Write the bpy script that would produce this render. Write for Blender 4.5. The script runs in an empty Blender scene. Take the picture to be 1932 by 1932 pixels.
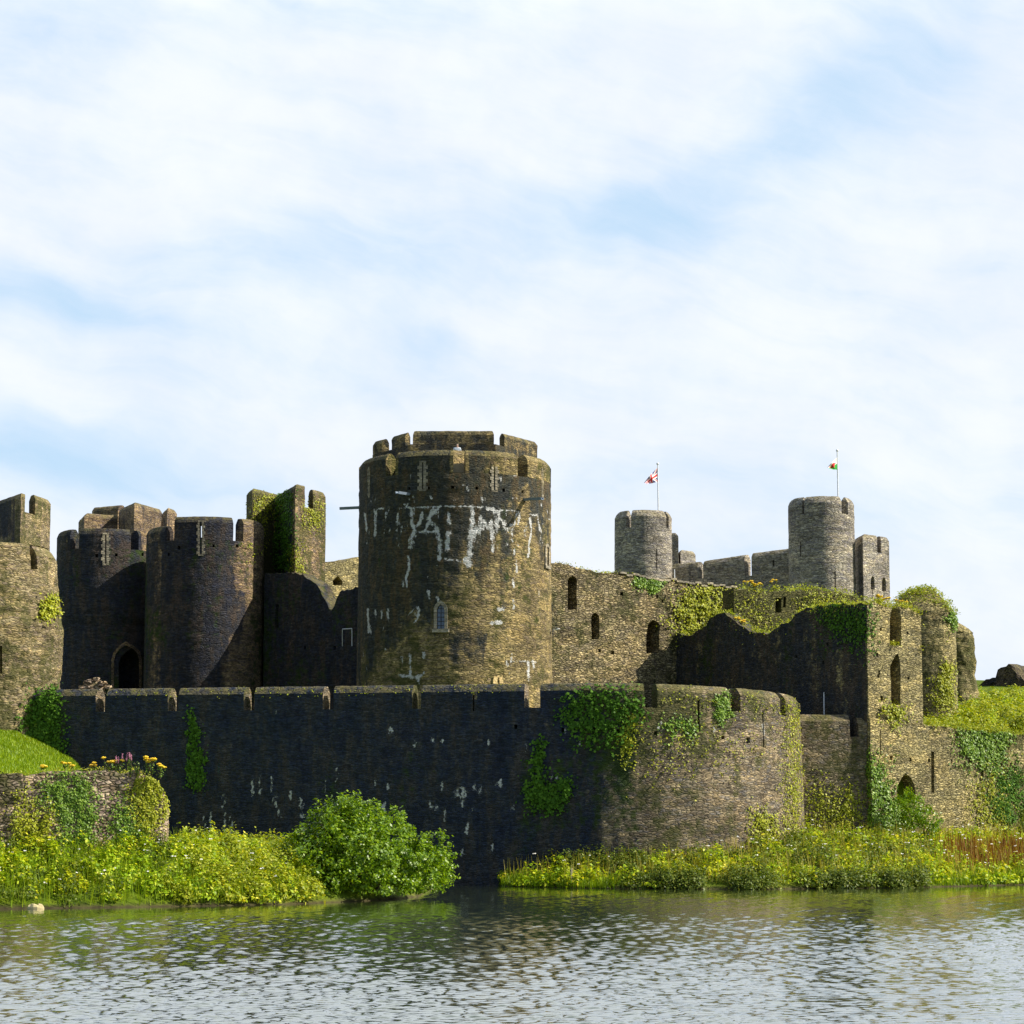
import bpy, bmesh, math, random
import numpy as np
from math import radians, sin, cos, tan, atan, pi
from mathutils import Vector
from mathutils.bvhtree import BVHTree

rng = np.random.default_rng(11)
random.seed(11)
scene = bpy.context.scene
COL = scene.collection

# ------------------------------------------------------------------ camera
# measurements are given in pixels of a 1932-wide view of the photograph
W_, F_, CXY = 1932.0, 4600.0, 966.0
PITCH = atan(564.0 / F_)
CAM = np.array([0.0, 0.0, 4.5])
cP, sP = cos(PITCH), sin(PITCH)
cam = bpy.data.cameras.new('camera')
cam.lens = 36.0 * F_ / W_
cam.sensor_width = 36.0
cam.clip_start = 0.5
cam.clip_end = 5000.0
cam_o = bpy.data.objects.new('camera', cam)
cam_o.location = CAM
cam_o.rotation_euler = (pi / 2 + PITCH, 0, 0)
COL.objects.link(cam_o)
scene.camera = cam_o

# ------------------------------------------------------------------ light
SUN_AZ = radians(86)     # from "towards the camera" turning to the right
SUN_EL = radians(40)
SUN_DIR = Vector((sin(SUN_AZ) * cos(SUN_EL), -cos(SUN_AZ) * cos(SUN_EL), sin(SUN_EL)))
sun = bpy.data.lights.new('sun', 'SUN')
sun.energy = 5.0
sun.angle = radians(0.5)
sun.color = (1.0, 0.93, 0.80)
sun_o = bpy.data.objects.new('sun', sun)
sun_o.rotation_euler = (-SUN_DIR).to_track_quat('-Z', 'Y').to_euler()
sun_o.location = (60, -40, 80)
COL.objects.link(sun_o)

scene.view_settings.view_transform = 'Standard'
scene.view_settings.look = 'None'
scene.view_settings.exposure = 0.45
scene.view_settings.gamma = 1.0


class NT:
    """small helper round a node tree"""
    def __init__(s, tree):
        s.t = tree; s.N = tree.nodes; s.L = tree.links

    def node(s, typ, **kw):
        n = s.N.new(typ)
        for k, v in kw.items():
            setattr(n, k, v)
        return n

    def set(s, inp, v):
        if hasattr(v, 'is_output') or isinstance(v, bpy.types.NodeSocket):
            s.L.new(v, inp)
        elif v is not None:
            inp.default_value = v

    def math(s, op, a, b=0.0, c=None, clamp=False):
        n = s.node('ShaderNodeMath', operation=op, use_clamp=clamp)
        s.set(n.inputs[0], a); s.set(n.inputs[1], b)
        if c is not None: s.set(n.inputs[2], c)
        return n.outputs[0]

    def vmath(s, op, a, b=None):
        n = s.node('ShaderNodeVectorMath', operation=op)
        s.set(n.inputs[0], a)
        if b is not None: s.set(n.inputs[1], b)
        return n.outputs[0]

    def noise(s, vec, scale=1.0, detail=3.0, rough=0.55):
        n = s.node('ShaderNodeTexNoise')
        s.set(n.inputs['Vector'], vec)
        n.inputs['Scale'].default_value = scale
        n.inputs['Detail'].default_value = detail
        n.inputs['Roughness'].default_value = rough
        return n.outputs['Fac']

    def smooth(s, v, lo, hi, a=0.0, b=1.0):
        n = s.node('ShaderNodeMapRange', interpolation_type='SMOOTHSTEP')
        s.set(n.inputs[0], v); s.set(n.inputs[1], lo); s.set(n.inputs[2], hi)
        n.inputs[3].default_value = a; n.inputs[4].default_value = b
        return n.outputs[0]

    def mix(s, fac, a, b, mode='MIX'):
        n = s.node('ShaderNodeMix', data_type='RGBA', blend_type=mode)
        s.set(n.inputs[0], fac)
        s.set(n.inputs[6], a if not isinstance(a, tuple) else (*a, 1.0)[:4])
        s.set(n.inputs[7], b if not isinstance(b, tuple) else (*b, 1.0)[:4])
        return n.outputs[2]

    def ramp(s, fac, stops, interp='LINEAR'):
        n = s.node('ShaderNodeValToRGB')
        r = n.color_ramp; r.interpolation = interp
        while len(r.elements) < len(stops): r.elements.new(0.5)
        for e, (p, c) in zip(r.elements, stops):
            e.position = p; e.color = (*c, 1.0)
        s.set(n.inputs[0], fac)
        return n.outputs[0]


# sky: Nishita blue with drifting cirrus over the castle
world = bpy.data.worlds.new('World')
scene.world = world
world.use_nodes = True
wt = NT(world.node_tree)
wt.N.clear()
sky = wt.node('ShaderNodeTexSky', sky_type='NISHITA', sun_disc=False)
sky.sun_elevation = SUN_EL
sky.sun_rotation = math.atan2(SUN_DIR.x, SUN_DIR.y)
sky.air_density = 1.0; sky.dust_density = 1.0; sky.ozone_density = 1.5
SKY_S = 0.08
bg = wt.node('ShaderNodeBackground')
bg.inputs['Strength'].default_value = SKY_S
out = wt.node('ShaderNodeOutputWorld')
wt.L.new(bg.outputs[0], out.inputs[0])
tc = wt.node('ShaderNodeTexCoord')
sep = wt.node('ShaderNodeSeparateXYZ')
wt.L.new(tc.outputs['Generated'], sep.inputs[0])
az = wt.math('ARCTAN2', sep.outputs[0], sep.outputs[1])          # 0 straight over the castle, + right
el = wt.math('ARCSINE', sep.outputs[2])
cmb = wt.node('ShaderNodeCombineXYZ')
wt.set(cmb.inputs[0], az); wt.set(cmb.inputs[1], el)
warp = wt.noise(cmb.outputs[0], 9.0, 3.0, 0.55)
warp2 = wt.noise(wt.vmath('ADD', cmb.outputs[0], (3.1, 1.7, 0.4)), 9.0, 3.0, 0.55)
DEG = pi / 180
cw = wt.node('ShaderNodeCombineXYZ'); wt.set(cw.inputs[0], warp); wt.set(cw.inputs[1], warp2); cmbw = cw.outputs[0]
azw = wt.math('ADD', az, wt.math('MULTIPLY', wt.math('SUBTRACT', warp, 0.5), 3.4 * DEG))
elw = wt.math('ADD', el, wt.math('MULTIPLY', wt.math('SUBTRACT', warp2, 0.5), 2.6 * DEG))
def gap(px, py, la, lb, rot, amp):
    """an opening of blue between the clouds: centre, half axes in view pixels, tilt"""
    a0 = atan((px - 966) / F_); e0 = atan((1530 - py) / F_)
    dx = wt.math('SUBTRACT', azw, a0); dy = wt.math('SUBTRACT', elw, e0)
    c, s_ = cos(rot), sin(rot)
    u = wt.math('DIVIDE', wt.math('ADD', wt.math('MULTIPLY', dx, c), wt.math('MULTIPLY', dy, s_)), la / F_)
    v = wt.math('DIVIDE', wt.math('SUBTRACT', wt.math('MULTIPLY', dy, c), wt.math('MULTIPLY', dx, s_)), lb / F_)
    q = wt.math('ADD', wt.math('MULTIPLY', u, u), wt.math('MULTIPLY', v, v))
    return wt.math('MULTIPLY', wt.math('EXPONENT', wt.math('MULTIPLY', q, -1.0)), amp)
gaps = None
for g in [(1500, 230, 330, 110, radians(28), .42), (1180, 400, 420, 90, radians(18), .36), (560, 500, 360, 75, radians(6), .52),
          (40, 570, 260, 45, radians(-8), .60), (330, 640, 300, 40, radians(-12), .32), (30, 830, 330, 75, radians(-14), .80), (260, 880, 330, 50, radians(-6), .35),
          (560, 10, 420, 60, radians(4), .33), (60, 60, 260, 130, radians(20), .25), (1850, 960, 300, 60, radians(3), .33),
          (1330, 470, 360, 45, radians(-16), .34), (1120, 930, 300, 60, radians(2), .25), (760, 610, 220, 45, radians(-20), .30),
          (1700, 100, 260, 120, radians(35), .22)]:
    q = gap(*g)
    gaps = q if gaps is None else wt.math('ADD', gaps, q)
# fine fibrous texture, streaks fanning gently down to the right
rotm = wt.node('ShaderNodeMapping', vector_type='TEXTURE')
rotm.inputs['Rotation'].default_value = (0, 0, radians(-14))
rotm.inputs['Scale'].default_value = (0.14, 0.034, 1)
wt.L.new(cmb.outputs[0], rotm.inputs[0])
fib = wt.noise(wt.vmath('ADD', rotm.outputs[0], wt.vmath('MULTIPLY', cmbw, (0.8, 1.6, 0.0))), 1.5, 8.0, 0.60)
soft = wt.noise(cmb.outputs[0], 12.0, 5.0, 0.6)
cov = wt.math('SUBTRACT', 0.93, wt.math('MULTIPLY', gaps, 0.80))
cov = wt.math('ADD', cov, wt.math('MULTIPLY', wt.math('SUBTRACT', fib, 0.5), 1.15))
cov = wt.math('ADD', cov, wt.math('MULTIPLY', wt.math('SUBTRACT', soft, 0.5), 0.6))
cov = wt.smooth(cov, 0.0, 1.15)
# cloud bank over the castle; unseen sky behind kept clear to darken shade
sect = wt.smooth(wt.math('ABSOLUTE', az), radians(35), radians(75), 1.0, 0.10)
hi = wt.smooth(el, radians(40), radians(70), 1.0, 0.2)
cov = wt.math('MULTIPLY', cov, wt.math('MULTIPLY', sect, hi))
cloud_col = wt.mix(wt.smooth(soft, 0.35, 0.65), (0.645 / SKY_S, 0.685 / SKY_S, 0.77 / SKY_S), (0.69 / SKY_S, 0.725 / SKY_S, 0.785 / SKY_S))
veil = wt.math('MULTIPLY', wt.math('MULTIPLY', sect, hi), 0.86)
cloud_col = wt.mix(1.0, cloud_col, wt.ramp(el, [(radians(18), (1.0, 1.0, 1.0)), (radians(34), (1.9, 1.9, 1.85))]), 'MULTIPLY')  # unseen clouds above the view brightened to lift water highlights and ambient
blue = wt.mix(veil, sky.outputs[0], (0.43 / SKY_S, 0.595 / SKY_S, 0.765 / SKY_S))
skyc = wt.mix(cov, blue, cloud_col)
wt.L.new(skyc, bg.inputs['Color'])

# ------------------------------------------------------------------ projection helpers
def ray(px, py):
    u = (px - CXY) / F_; v = (CXY - py) / F_
    return np.array([u, cP - sP * v, sP + cP * v])
def P(px, py, Y):
    d = ray(px, py)
    return CAM + d * (Y / d[1])
def XY(px, Y, py=1400):
    return P(px, py, Y)[:2]
def Z(py, Y, px=966):
    return P(px, py, Y)[2]
def proj(V):
    V = np.asarray(V, float) - CAM
    dep = V[..., 1] * cP + V[..., 2] * sP
    up = -V[..., 1] * sP + V[..., 2] * cP
    return np.stack([CXY + F_ * V[..., 0] / dep, CXY - F_ * up / dep], -1)

# ------------------------------------------------------------------ numpy value noise
def _h(i, j, k, seed):
    n = (i * 374761393 + j * 668265263 + k * 2147483647 + seed * 974711) & 0xffffffff
    n = ((n ^ (n >> 13)) * 1274126177) & 0xffffffff
    n = (n ^ (n >> 16)) & 0xffff
    return n / 65535.0
def vnoise(p, seed=0):
    p = np.asarray(p, float)
    f = np.floor(p).astype(np.int64); t = p - f
    t = t * t * (3 - 2 * t)
    r = 0
    for a in (0, 1):
        wa = t[..., 0] if a else 1 - t[..., 0]
        for b in (0, 1):
            wb = t[..., 1] if b else 1 - t[..., 1]
            for c in (0, 1):
                wc = t[..., 2] if c else 1 - t[..., 2]
                r = r + wa * wb * wc * _h(f[..., 0] + a, f[..., 1] + b, f[..., 2] + c, seed)
    return r * 2 - 1
def fbm(p, seed=0, oct=3):
    p = np.asarray(p, float); r = 0; a = 1.0; s = 0
    for o in range(oct):
        r = r + a * vnoise(p * (2 ** o) + 17.3 * o, seed + o); s += a; a *= 0.5
    return r / s

# ------------------------------------------------------------------ objects
ORIG = {}
def thing(name, label, cat, loc, group=None):
    o = bpy.data.objects.new(name, None); COL.objects.link(o)
    o.empty_display_size = 0.5
    o.location = loc; o['label'] = label; o['category'] = cat
    if group: o['group'] = group
    ORIG[o.name] = np.array(loc, float)
    return o
def tag(o, label, cat, group=None, kind=None):
    if label: o['label'] = label
    if cat: o['category'] = cat
    if group: o['group'] = group
    if kind: o['kind'] = kind
    return o
def mesh_from(name, V, Fs):
    me = bpy.data.meshes.new(name)
    V = np.asarray(V, np.float32)
    if isinstance(Fs, np.ndarray):
        nf, k = Fs.shape
        me.vertices.add(len(V)); me.vertices.foreach_set('co', V.ravel())
        me.loops.add(nf * k); me.loops.foreach_set('vertex_index', Fs.ravel().astype(np.int32))
        me.polygons.add(nf)
        me.polygons.foreach_set('loop_start', np.arange(0, nf * k, k, dtype=np.int32))
        me.polygons.foreach_set('loop_total', np.full(nf, k, dtype=np.int32))
        me.update(calc_edges=True)
    else:
        me.from_pydata(V.tolist(), [], [list(map(int, f)) for f in Fs])
    return me
def obj(name, V, Fs, mat, parent=None, loc=None, fix=True, smooth=False, label=None, mats=None, midx=None):
    """V in world coordinates"""
    V = np.asarray(V, float)
    if parent is not None:
        org = ORIG[parent.name]
    else:
        if loc is None:
            loc = np.array([V[:, 0].mean(), V[:, 1].mean(), V[:, 2].min()])
        org = np.array(loc, float)
    me = mesh_from(name, V - org, Fs)
    if fix:
        bm = bmesh.new(); bm.from_mesh(me)
        bmesh.ops.recalc_face_normals(bm, faces=bm.faces)
        bm.to_mesh(me); bm.free()
    for m in (mats or [mat]): me.materials.append(m)
    if midx is not None: me.polygons.foreach_set('material_index', np.asarray(midx, np.int32))
    if smooth: me.polygons.foreach_set('use_smooth', np.ones(len(me.polygons), bool))
    o = bpy.data.objects.new(name, me); COL.objects.link(o)
    if parent is not None: o.parent = parent
    else: o.location = org
    ORIG[o.name] = org
    if label: o['label'] = label
    return o
def world_verts(o):
    n = len(o.data.vertices); a = np.empty(n * 3, np.float32)
    o.data.vertices.foreach_get('co', a)
    return a.reshape(-1, 3).astype(float) + ORIG[o.name]
def set_attr(o, name, vals):
    at = o.data.attributes.get(name) or o.data.attributes.new(name, 'FLOAT', 'POINT')
    at.data.foreach_set('value', np.asarray(vals, np.float32))

def loft(rings, close_ring=True, caps=True):
    R = np.asarray(rings, float); M, N = R.shape[:2]
    V = R.reshape(-1, 3); F = []
    nn = N if close_ring else N - 1
    i = np.arange(M - 1)[:, None] * N; j = np.arange(nn)[None, :]; j2 = (j + 1) % N
    q = np.stack([(i + j), (i + j2), (i + N + j2), (i + N + j)], -1).reshape(-1, 4)
    F = q.tolist()
    if caps:
        F.append(list(range(N))[::-1]); F.append([(M - 1) * N + k for k in range(N)])
    return V, F
class Mesh:
    def __init__(s): s.V = []; s.F = []; s.n = 0
    def add(s, V, F):
        V = np.asarray(V, float)
        s.V.append(V); s.F += [[int(i) + s.n for i in f] for f in F]; s.n += len(V)
        return s
    def build(s, name, mat, parent=None, **k):
        return obj(name, np.concatenate(s.V), s.F, mat, parent, **k)
def box_vf(c, ax, ay, az_):
    c = np.array(c, float); ax = np.array(ax, float); ay = np.array(ay, float); az_ = np.array(az_, float)
    V = [c + sx * ax + sy * ay + sz * az_ for sz in (-1, 1) for sy in (-1, 1) for sx in (-1, 1)]
    F = [[0, 2, 3, 1], [4, 5, 7, 6], [0, 1, 5, 4], [2, 6, 7, 3], [0, 4, 6, 2], [1, 3, 7, 5]]
    return np.array(V), F
def tube_vf(pts, rad, n=8):
    pts = np.asarray(pts, float); rad = np.broadcast_to(rad, (len(pts),)); rings = []
    for i, p in enumerate(pts):
        t = pts[min(i + 1, len(pts) - 1)] - pts[max(i - 1, 0)]; t = t / np.linalg.norm(t)
        a = np.cross(t, [0.3, 0.9, 0.12]); a /= np.linalg.norm(a); b = np.cross(t, a)
        th = np.arange(n) / n * 2 * pi
        rings.append(p + rad[i] * (np.cos(th)[:, None] * a + np.sin(th)[:, None] * b))
    return loft(rings)

class Path:
    """plan line; walking along it the outer face is on the right hand"""
    def __init__(s, pts):
        s.p = np.asarray(pts, float)
        d = np.linalg.norm(np.diff(s.p, axis=0), axis=1)
        s.s = np.concatenate([[0], np.cumsum(d)]); s.L = s.s[-1]
        t = np.diff(s.p, axis=0) / d[:, None]
        nrm = np.stack([t[:, 1], -t[:, 0]], -1)
        s.nseg = nrm
        closed = np.linalg.norm(s.p[0] - s.p[-1]) < 1e-6
        vn = np.zeros_like(s.p)
        for i in range(len(s.p)):
            a = nrm[i - 1] if i > 0 else (nrm[-1] if closed else nrm[0])
            b = nrm[i] if i < len(nrm) else (nrm[0] if closed else nrm[-1])
            m = a + b; m /= np.linalg.norm(m)
            vn[i] = m / max(0.35, m @ a)
        s.vn = vn
    def at(s, q):
        q = np.atleast_1d(q)
        return np.stack([np.interp(q, s.s, s.p[:, k]) for k in (0, 1)], -1)
    def off(s, q):
        q = np.atleast_1d(q)
        n = np.stack([np.interp(q, s.s, s.vn[:, k]) for k in (0, 1)], -1)
        return n
    def stations(s, a, b, ds):
        q = np.linspace(a, b, max(2, int(round((b - a) / ds)) + 1))
        k = s.s[(s.s > a + 1e-4) & (s.s < b - 1e-4)]
        if len(s.s) < 12: q = np.unique(np.concatenate([q, k]))
        return q
    def s_of_px(s, px, z):
        q = np.linspace(0, s.L, 4000); p = s.at(q); n = s.off(q)
        front = (n * (CAM[:2] - p)).sum(1) > 0
        pp = proj(np.column_stack([p, np.broadcast_to(z, len(q))]))[:, 0]
        d = np.abs(pp - px) + np.where(front, 0, 1e4)
        return q[np.argmin(d)]
def arc(c, r, a0, a1, n):
    th = np.radians(np.linspace(a0, a1, n))
    return np.stack([c[0] + r * np.sin(th), c[1] - r * np.cos(th)], -1)
def seg(*pts, ds=None):
    return np.array(pts, float)

def sweep(path, q, prof):
    """prof(s)-> list of (inset, z); returns rings"""
    p = path.at(q); n = path.off(q); rings = []
    for i, s_ in enumerate(q):
        pr = np.array(prof(s_))
        rings.append(np.column_stack([p[i] - n[i] * pr[:, :1], pr[:, 1]]))
    return np.array(rings)
def rough(V, amp, sc=1.6, seed=0, zsc=2.0):
    V = np.asarray(V, float)
    q = V * np.array([sc, sc, sc * zsc])
    return V + amp * np.stack([fbm(q, seed), fbm(q + 31.7, seed + 5), 0.6 * fbm(q + 77.1, seed + 9)], -1)

def wall_body(name, path, zb, ztop, thick, mat, parent, ds=0.5, dz=0.7, s0=0, s1=None, amp=0.03, seed=0, batter=0.0, toprows=1):
    s1 = path.L if s1 is None else s1
    q = path.stations(s0, s1, ds)
    zf = ztop if callable(ztop) else (lambda s: ztop)
    zmax = max(zf(s) for s in q); nz = max(2, int((zmax - zb) / dz) + 1)
    def prof(s):
        zt = zf(s)
        k = np.linspace(0, 1, nz)
        o = [(batter * -(1 - a), zb + (zt - zb) * a) for a in k]
        for j in range(1, toprows): o.append((thick * j / toprows, zt))
        return o + [(thick, zt - 0.0), (thick, zb)]
    R = sweep(path, q, prof)
    V, F = loft(R)
    if amp: V = rough(V, amp, seed=seed)
    return obj(name, V, F, mat, parent)
def merlon(path, a, b, zs, zt, thick, mat, parent, cham=0.45, cin=None, seed=0, name='merlon', ds=0.3, amp=0.045, narrow=0.30):
    q = path.stations(a, b, ds)
    f0 = zs if callable(zs) else (lambda s: zs); f1 = zt if callable(zt) else (lambda s: zt)
    c = thick * narrow
    def prof(s):
        z0, z1 = f0(s), f1(s); zc = z1 - cham
        z0 += .003
        return [(0, z0), (0, z0 + (zc - z0) * .5), (0, zc), (c * .42, zc + cham * .55), (c * .8, zc + cham * .88), (c * 1.15, z1), (thick - c * 1.15, z1),
                (thick - c * .8, zc + cham * .88), (thick - c * .42, zc + cham * .55), (thick, zc), (thick, z0)]
    R = sweep(path, q, prof)
    V, F = loft(R)
    base = np.abs(V[:, 2] - .003 - np.repeat([f0(s) for s in q], R.shape[1])) < 1e-6
    V2 = rough(rough(V, amp, seed=seed), amp * .6, 4.2, seed + 3, 1.3)
    V2[base] = V[base]
    return obj(name, V2, F, mat, parent)
def drum(name, c, r, zs, mat, parent, N=200, dz=0.5, amp=0.05, seed=0, top=None):
    """solid round tower; r = list of (z, radius)"""
    z0, z1 = zs
    nz = int((z1 - z0) / dz) + 1; zz = np.linspace(z0, z1, nz)
    rr = np.interp(zz, [k[0] for k in r], [k[1] for k in r])
    th = np.arange(N) / N * 2 * pi
    R = np.zeros((nz, N, 3))
    R[:, :, 0] = c[0] + rr[:, None] * np.sin(th); R[:, :, 1] = c[1] - rr[:, None] * np.cos(th); R[:, :, 2] = zz[:, None]
    if amp:
        q = R * np.array([1.6, 1.6, 3.2])
        d = amp * fbm(q, seed)
        R[:, :, 0] += d * np.sin(th); R[:, :, 1] -= d * np.cos(th)
    if top is not None:      # ragged top: extra shrinking rings with a height field
        ex = []
        for k in (1.0, .96, .9, .83, .75, .66, .56, .46, .35, .24, .12):
            ring = np.zeros((N, 3)); ring[:, 0] = c[0] + rr[-1] * k * np.sin(th); ring[:, 1] = c[1] - rr[-1] * k * np.cos(th)
            ring[:, 2] = np.maximum(z1 + 0.05, top(ring[:, 0], ring[:, 1]))
            ex.append(ring)
        R = np.concatenate([R, np.array(ex)])
    V, F = loft(R)
    return obj(name, V, F, mat, parent)

# ray casting on what is built, to seat openings, ivy and fittings on the real surfaces
BVH = {}
def bvh_of(objs):
    V = []; F = []; n = 0
    for o in objs:
        v = world_verts(o); V += v.tolist()
        F += [[i + n for i in p.vertices] for p in o.data.polygons]; n += len(v)
    return BVHTree.FromPolygons(V, F)
def hit(bvh, px, py):
    d = ray(px, py); d = d / np.linalg.norm(d)
    r = bvh.ray_cast(Vector(CAM), Vector(d), 600)
    if r[0] is None: return None
    n = np.array(r[1]); n = n if n @ d < 0 else -n
    return np.array(r[0]), n
def tangent(bvh, px, py, back=0.0):
    h = hit(bvh, px, py)
    if h is None: raise RuntimeError('no surface at %s %s' % (px, py))
    p, n = h
    hs = [hit(bvh, px + dx, py + dy) for dx, dy in ((-3, 4), (3, 4), (-3, -4), (3, -4), (0, 0))]
    n = sum(h[1] for h in hs if h is not None); n[2] = 0; n /= np.linalg.norm(n)
    t = np.array([-n[1], n[0], 0.0])
    return p, n, t
def onplane(p, n, px, py):
    d = ray(px, py); k = ((p - CAM) @ n) / (d @ n)
    return CAM + d * k
def lancet(x0, x1, y0, y1, arch=None):
    w = x1 - x0; a = w * 0.85 if arch is None else arch; m = (x0 + x1) / 2
    return [(x0, y1), (x1, y1), (x1, y0 + a), (x1 - w * .10, y0 + a * .55), (x1 - w * .28, y0 + a * .22), (m, y0),
            (x0 + w * .28, y0 + a * .22), (x0 + w * .10, y0 + a * .55), (x0, y0 + a)]
def rect(x0, x1, y0, y1):
    return [(x0, y1), (x1, y1), (x1, y0), (x0, y0)]
def cut(objs, polys, depth=1.2, bvh=None, robust=False):
    """recess openings (pixel outlines laid on the wall surface) into the meshes"""
    if not isinstance(objs, list): objs = [objs]
    bvh = bvh or bvh_of(objs)
    M = Mesh()
    for pl in polys:
        dp = depth
        if isinstance(pl, dict): dp = pl['d']; pl = pl['p']
        cx = sum(p[0] for p in pl) / len(pl); cy = sum(p[1] for p in pl) / len(pl)
        try: p, n, t = tangent(bvh, cx, cy)
        except RuntimeError as e:
            print('CUT MISS', cx, cy); continue
        pts = np.array([onplane(p, n, *q) for q in pl])
        M.add(*loft([pts + n * 0.6, pts - n * dp]))
    if not M.V: return
    c = M.build('cutter', None, None) if False else obj('cutter', np.concatenate(M.V), M.F, STONE_DUMMY)
    for o in objs:
        md = o.modifiers.new('b', 'BOOLEAN'); md.operation = 'DIFFERENCE'; md.solver = 'EXACT'; md.use_self = robust; md.object = c
        bpy.context.view_layer.update()
        dg = bpy.context.evaluated_depsgraph_get()
        me = bpy.data.meshes.new_from_object(o.evaluated_get(dg), preserve_all_data_layers=True, depsgraph=dg)
        o.modifiers.clear(); old = o.data; o.data = me; me.name = o.name
        if len(me.polygons) < 4: print('BOOLEAN FAILED', o.name); o.data = old
    bpy.data.objects.remove(c)

# ------------------------------------------------------------------ materials
def new_mat(name):
    m = bpy.data.materials.new(name); m.use_nodes = True
    t = NT(m.node_tree); t.N.clear()
    o = t.node('ShaderNodeOutputMaterial'); b = t.node('ShaderNodeBsdfPrincipled')
    t.L.new(b.outputs[0], o.inputs[0])
    return m, t, b, o
STONE_DUMMY = bpy.data.materials.new('plain')

def stone(name, tones, sc=1.0, stain_shade=0.25, dark=(0.012, 0.0135, 0.018), moss=0.3, mosscol=(0.055, 0.065, 0.012), lime=0.2,
          limecol=(0.62, 0.62, 0.60), bump=0.7, top=(0.20, 0.17, 0.06), topamt=0.6, mortar=0.35, course=3.5, gain=1.0):
    m, t, b, o = new_mat(name)
    geo = t.node('ShaderNodeNewGeometry')
    pos = geo.outputs['Position']
    mp = t.vmath('MULTIPLY', pos, (2.9 * sc, 2.9 * sc, 2.9 * course * sc))
    wv = t.node('ShaderNodeTexNoise'); t.set(wv.inputs['Vector'], pos); wv.inputs['Scale'].default_value = 1.7
    mp = t.vmath('ADD', mp, t.vmath('MULTIPLY', wv.outputs['Color'], (0.7, 0.7, 0.9)))
    vor = t.node('ShaderNodeTexVoronoi', feature='F1'); t.set(vor.inputs['Vector'], mp); vor.inputs['Scale'].default_value = 1.0
    edg = t.node('ShaderNodeTexVoronoi', feature='DISTANCE_TO_EDGE'); t.set(edg.inputs['Vector'], mp); edg.inputs['Scale'].default_value = 1.0
    sp = t.node('ShaderNodeSeparateColor'); t.L.new(vor.outputs['Color'], sp.inputs[0])
    n = len(tones)
    col = t.ramp(sp.outputs[0], [((i + .5) / n, c) for i, c in enumerate(tones)])
    fine = t.noise(t.vmath('MULTIPLY', pos, (5, 5, 9)), 1.0, 4.0, 0.65)
    big = t.noise(pos, 0.35, 4.0, 0.6)
    col = t.mix(1.0, col, t.ramp(fine, [(0.25, (0.45, 0.45, 0.45)), (0.5, (1, 1, 1)), (0.78, (1.45, 1.42, 1.36))]), 'MULTIPLY')
    col = t.mix(1.0, col, t.ramp(big, [(0.3, (0.72, 0.70, 0.70)), (0.55, (1.0, 1.0, 1.0)), (0.75, (1.22, 1.16, 1.05))]), 'MULTIPLY')
    pv = t.node('ShaderNodeTexVoronoi', feature='F1'); t.set(pv.inputs['Vector'], t.vmath('ADD', t.vmath('MULTIPLY', pos, (.75, .75, 1.5)), t.vmath('MULTIPLY', wv.outputs['Color'], (.8, .8, .8)))); pv.inputs['Scale'].default_value = 1.0
    psp = t.node('ShaderNodeSeparateColor'); t.L.new(pv.outputs['Color'], psp.inputs[0])
    col = t.mix(1.0, col, t.ramp(psp.outputs[0], [(.05, (.74, .74, .76)), (.5, (1, 1, 1)), (.95, (1.26, 1.2, 1.1))]), 'MULTIPLY')
    band = t.noise(t.vmath('MULTIPLY', pos, (.25, .25, 4.5)), 1.0, 3.0, .6)
    col = t.mix(1.0, col, t.ramp(band, [(.35, (.78, .78, .78)), (.65, (1.2, 1.2, 1.2))]), 'MULTIPLY')
    mort = t.smooth(edg.outputs['Distance'], 0.0, 0.13, mortar + .15, 1.08)
    col = t.mix(1.0, col, t.node('ShaderNodeCombineColor').outputs[0], 'MULTIPLY') if False else col
    mm = t.node('ShaderNodeCombineXYZ'); [t.set(mm.inputs[i], mort) for i in range(3)]
    col = t.mix(1.0, col, mm.outputs[0], 'MULTIPLY')
    if gain != 1.0: col = t.mix(1.0, col, (gain, gain, gain), 'MULTIPLY')
    # green film in patches
    ms = t.noise(t.vmath('MULTIPLY', pos, (0.55, 0.55, 0.35)), 1.0, 5.0, 0.65)
    msf = t.noise(t.vmath('MULTIPLY', pos, (2.2, 2.2, 2.6)), 1.0, 3.0, 0.6)
    am = t.node('ShaderNodeAttribute', attribute_name='moss')
    mv = t.math('ADD', t.math('ADD', t.math('MULTIPLY', ms, 0.6), t.math('MULTIPLY', msf, 0.4)), t.math('MULTIPLY', am.outputs['Fac'], 0.35))
    col = t.mix(t.math('MULTIPLY', t.smooth(mv, 0.66 - moss * .25, 0.80 - moss * .25), 0.75), col, mosscol)
    # black algae in streaks; the mask also carries shade painted on some faces
    st = t.noise(t.vmath('MULTIPLY', pos, (0.75, 0.75, 0.10)), 1.0, 4.0, 0.6)
    st2 = t.noise(t.vmath('MULTIPLY', pos, (1.5, 1.5, 1.6)), 1.0, 4.0, 0.7)
    at = t.node('ShaderNodeAttribute', attribute_name='stain_shade')
    sv = t.math('ADD', t.math('ADD', t.math('MULTIPLY', st, 0.5), t.math('MULTIPLY', st2, 0.5)), t.math('MULTIPLY', at.outputs['Fac'], 0.5))
    sf = t.smooth(sv, 0.80 - stain_shade * 0.3, 0.95 - stain_shade * 0.3)
    dk = t.mix(1.0, t.mix(sp.outputs[1], dark, tuple(c * 2.3 for c in dark)), t.ramp(fine, [(0.25, (0.6, 0.6, 0.6)), (0.8, (1.7, 1.6, 1.5))]), 'MULTIPLY')
    pat = t.noise(t.vmath('MULTIPLY', pos, (1.1, 1.1, .35)), 1.0, 6.0, .75)
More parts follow.
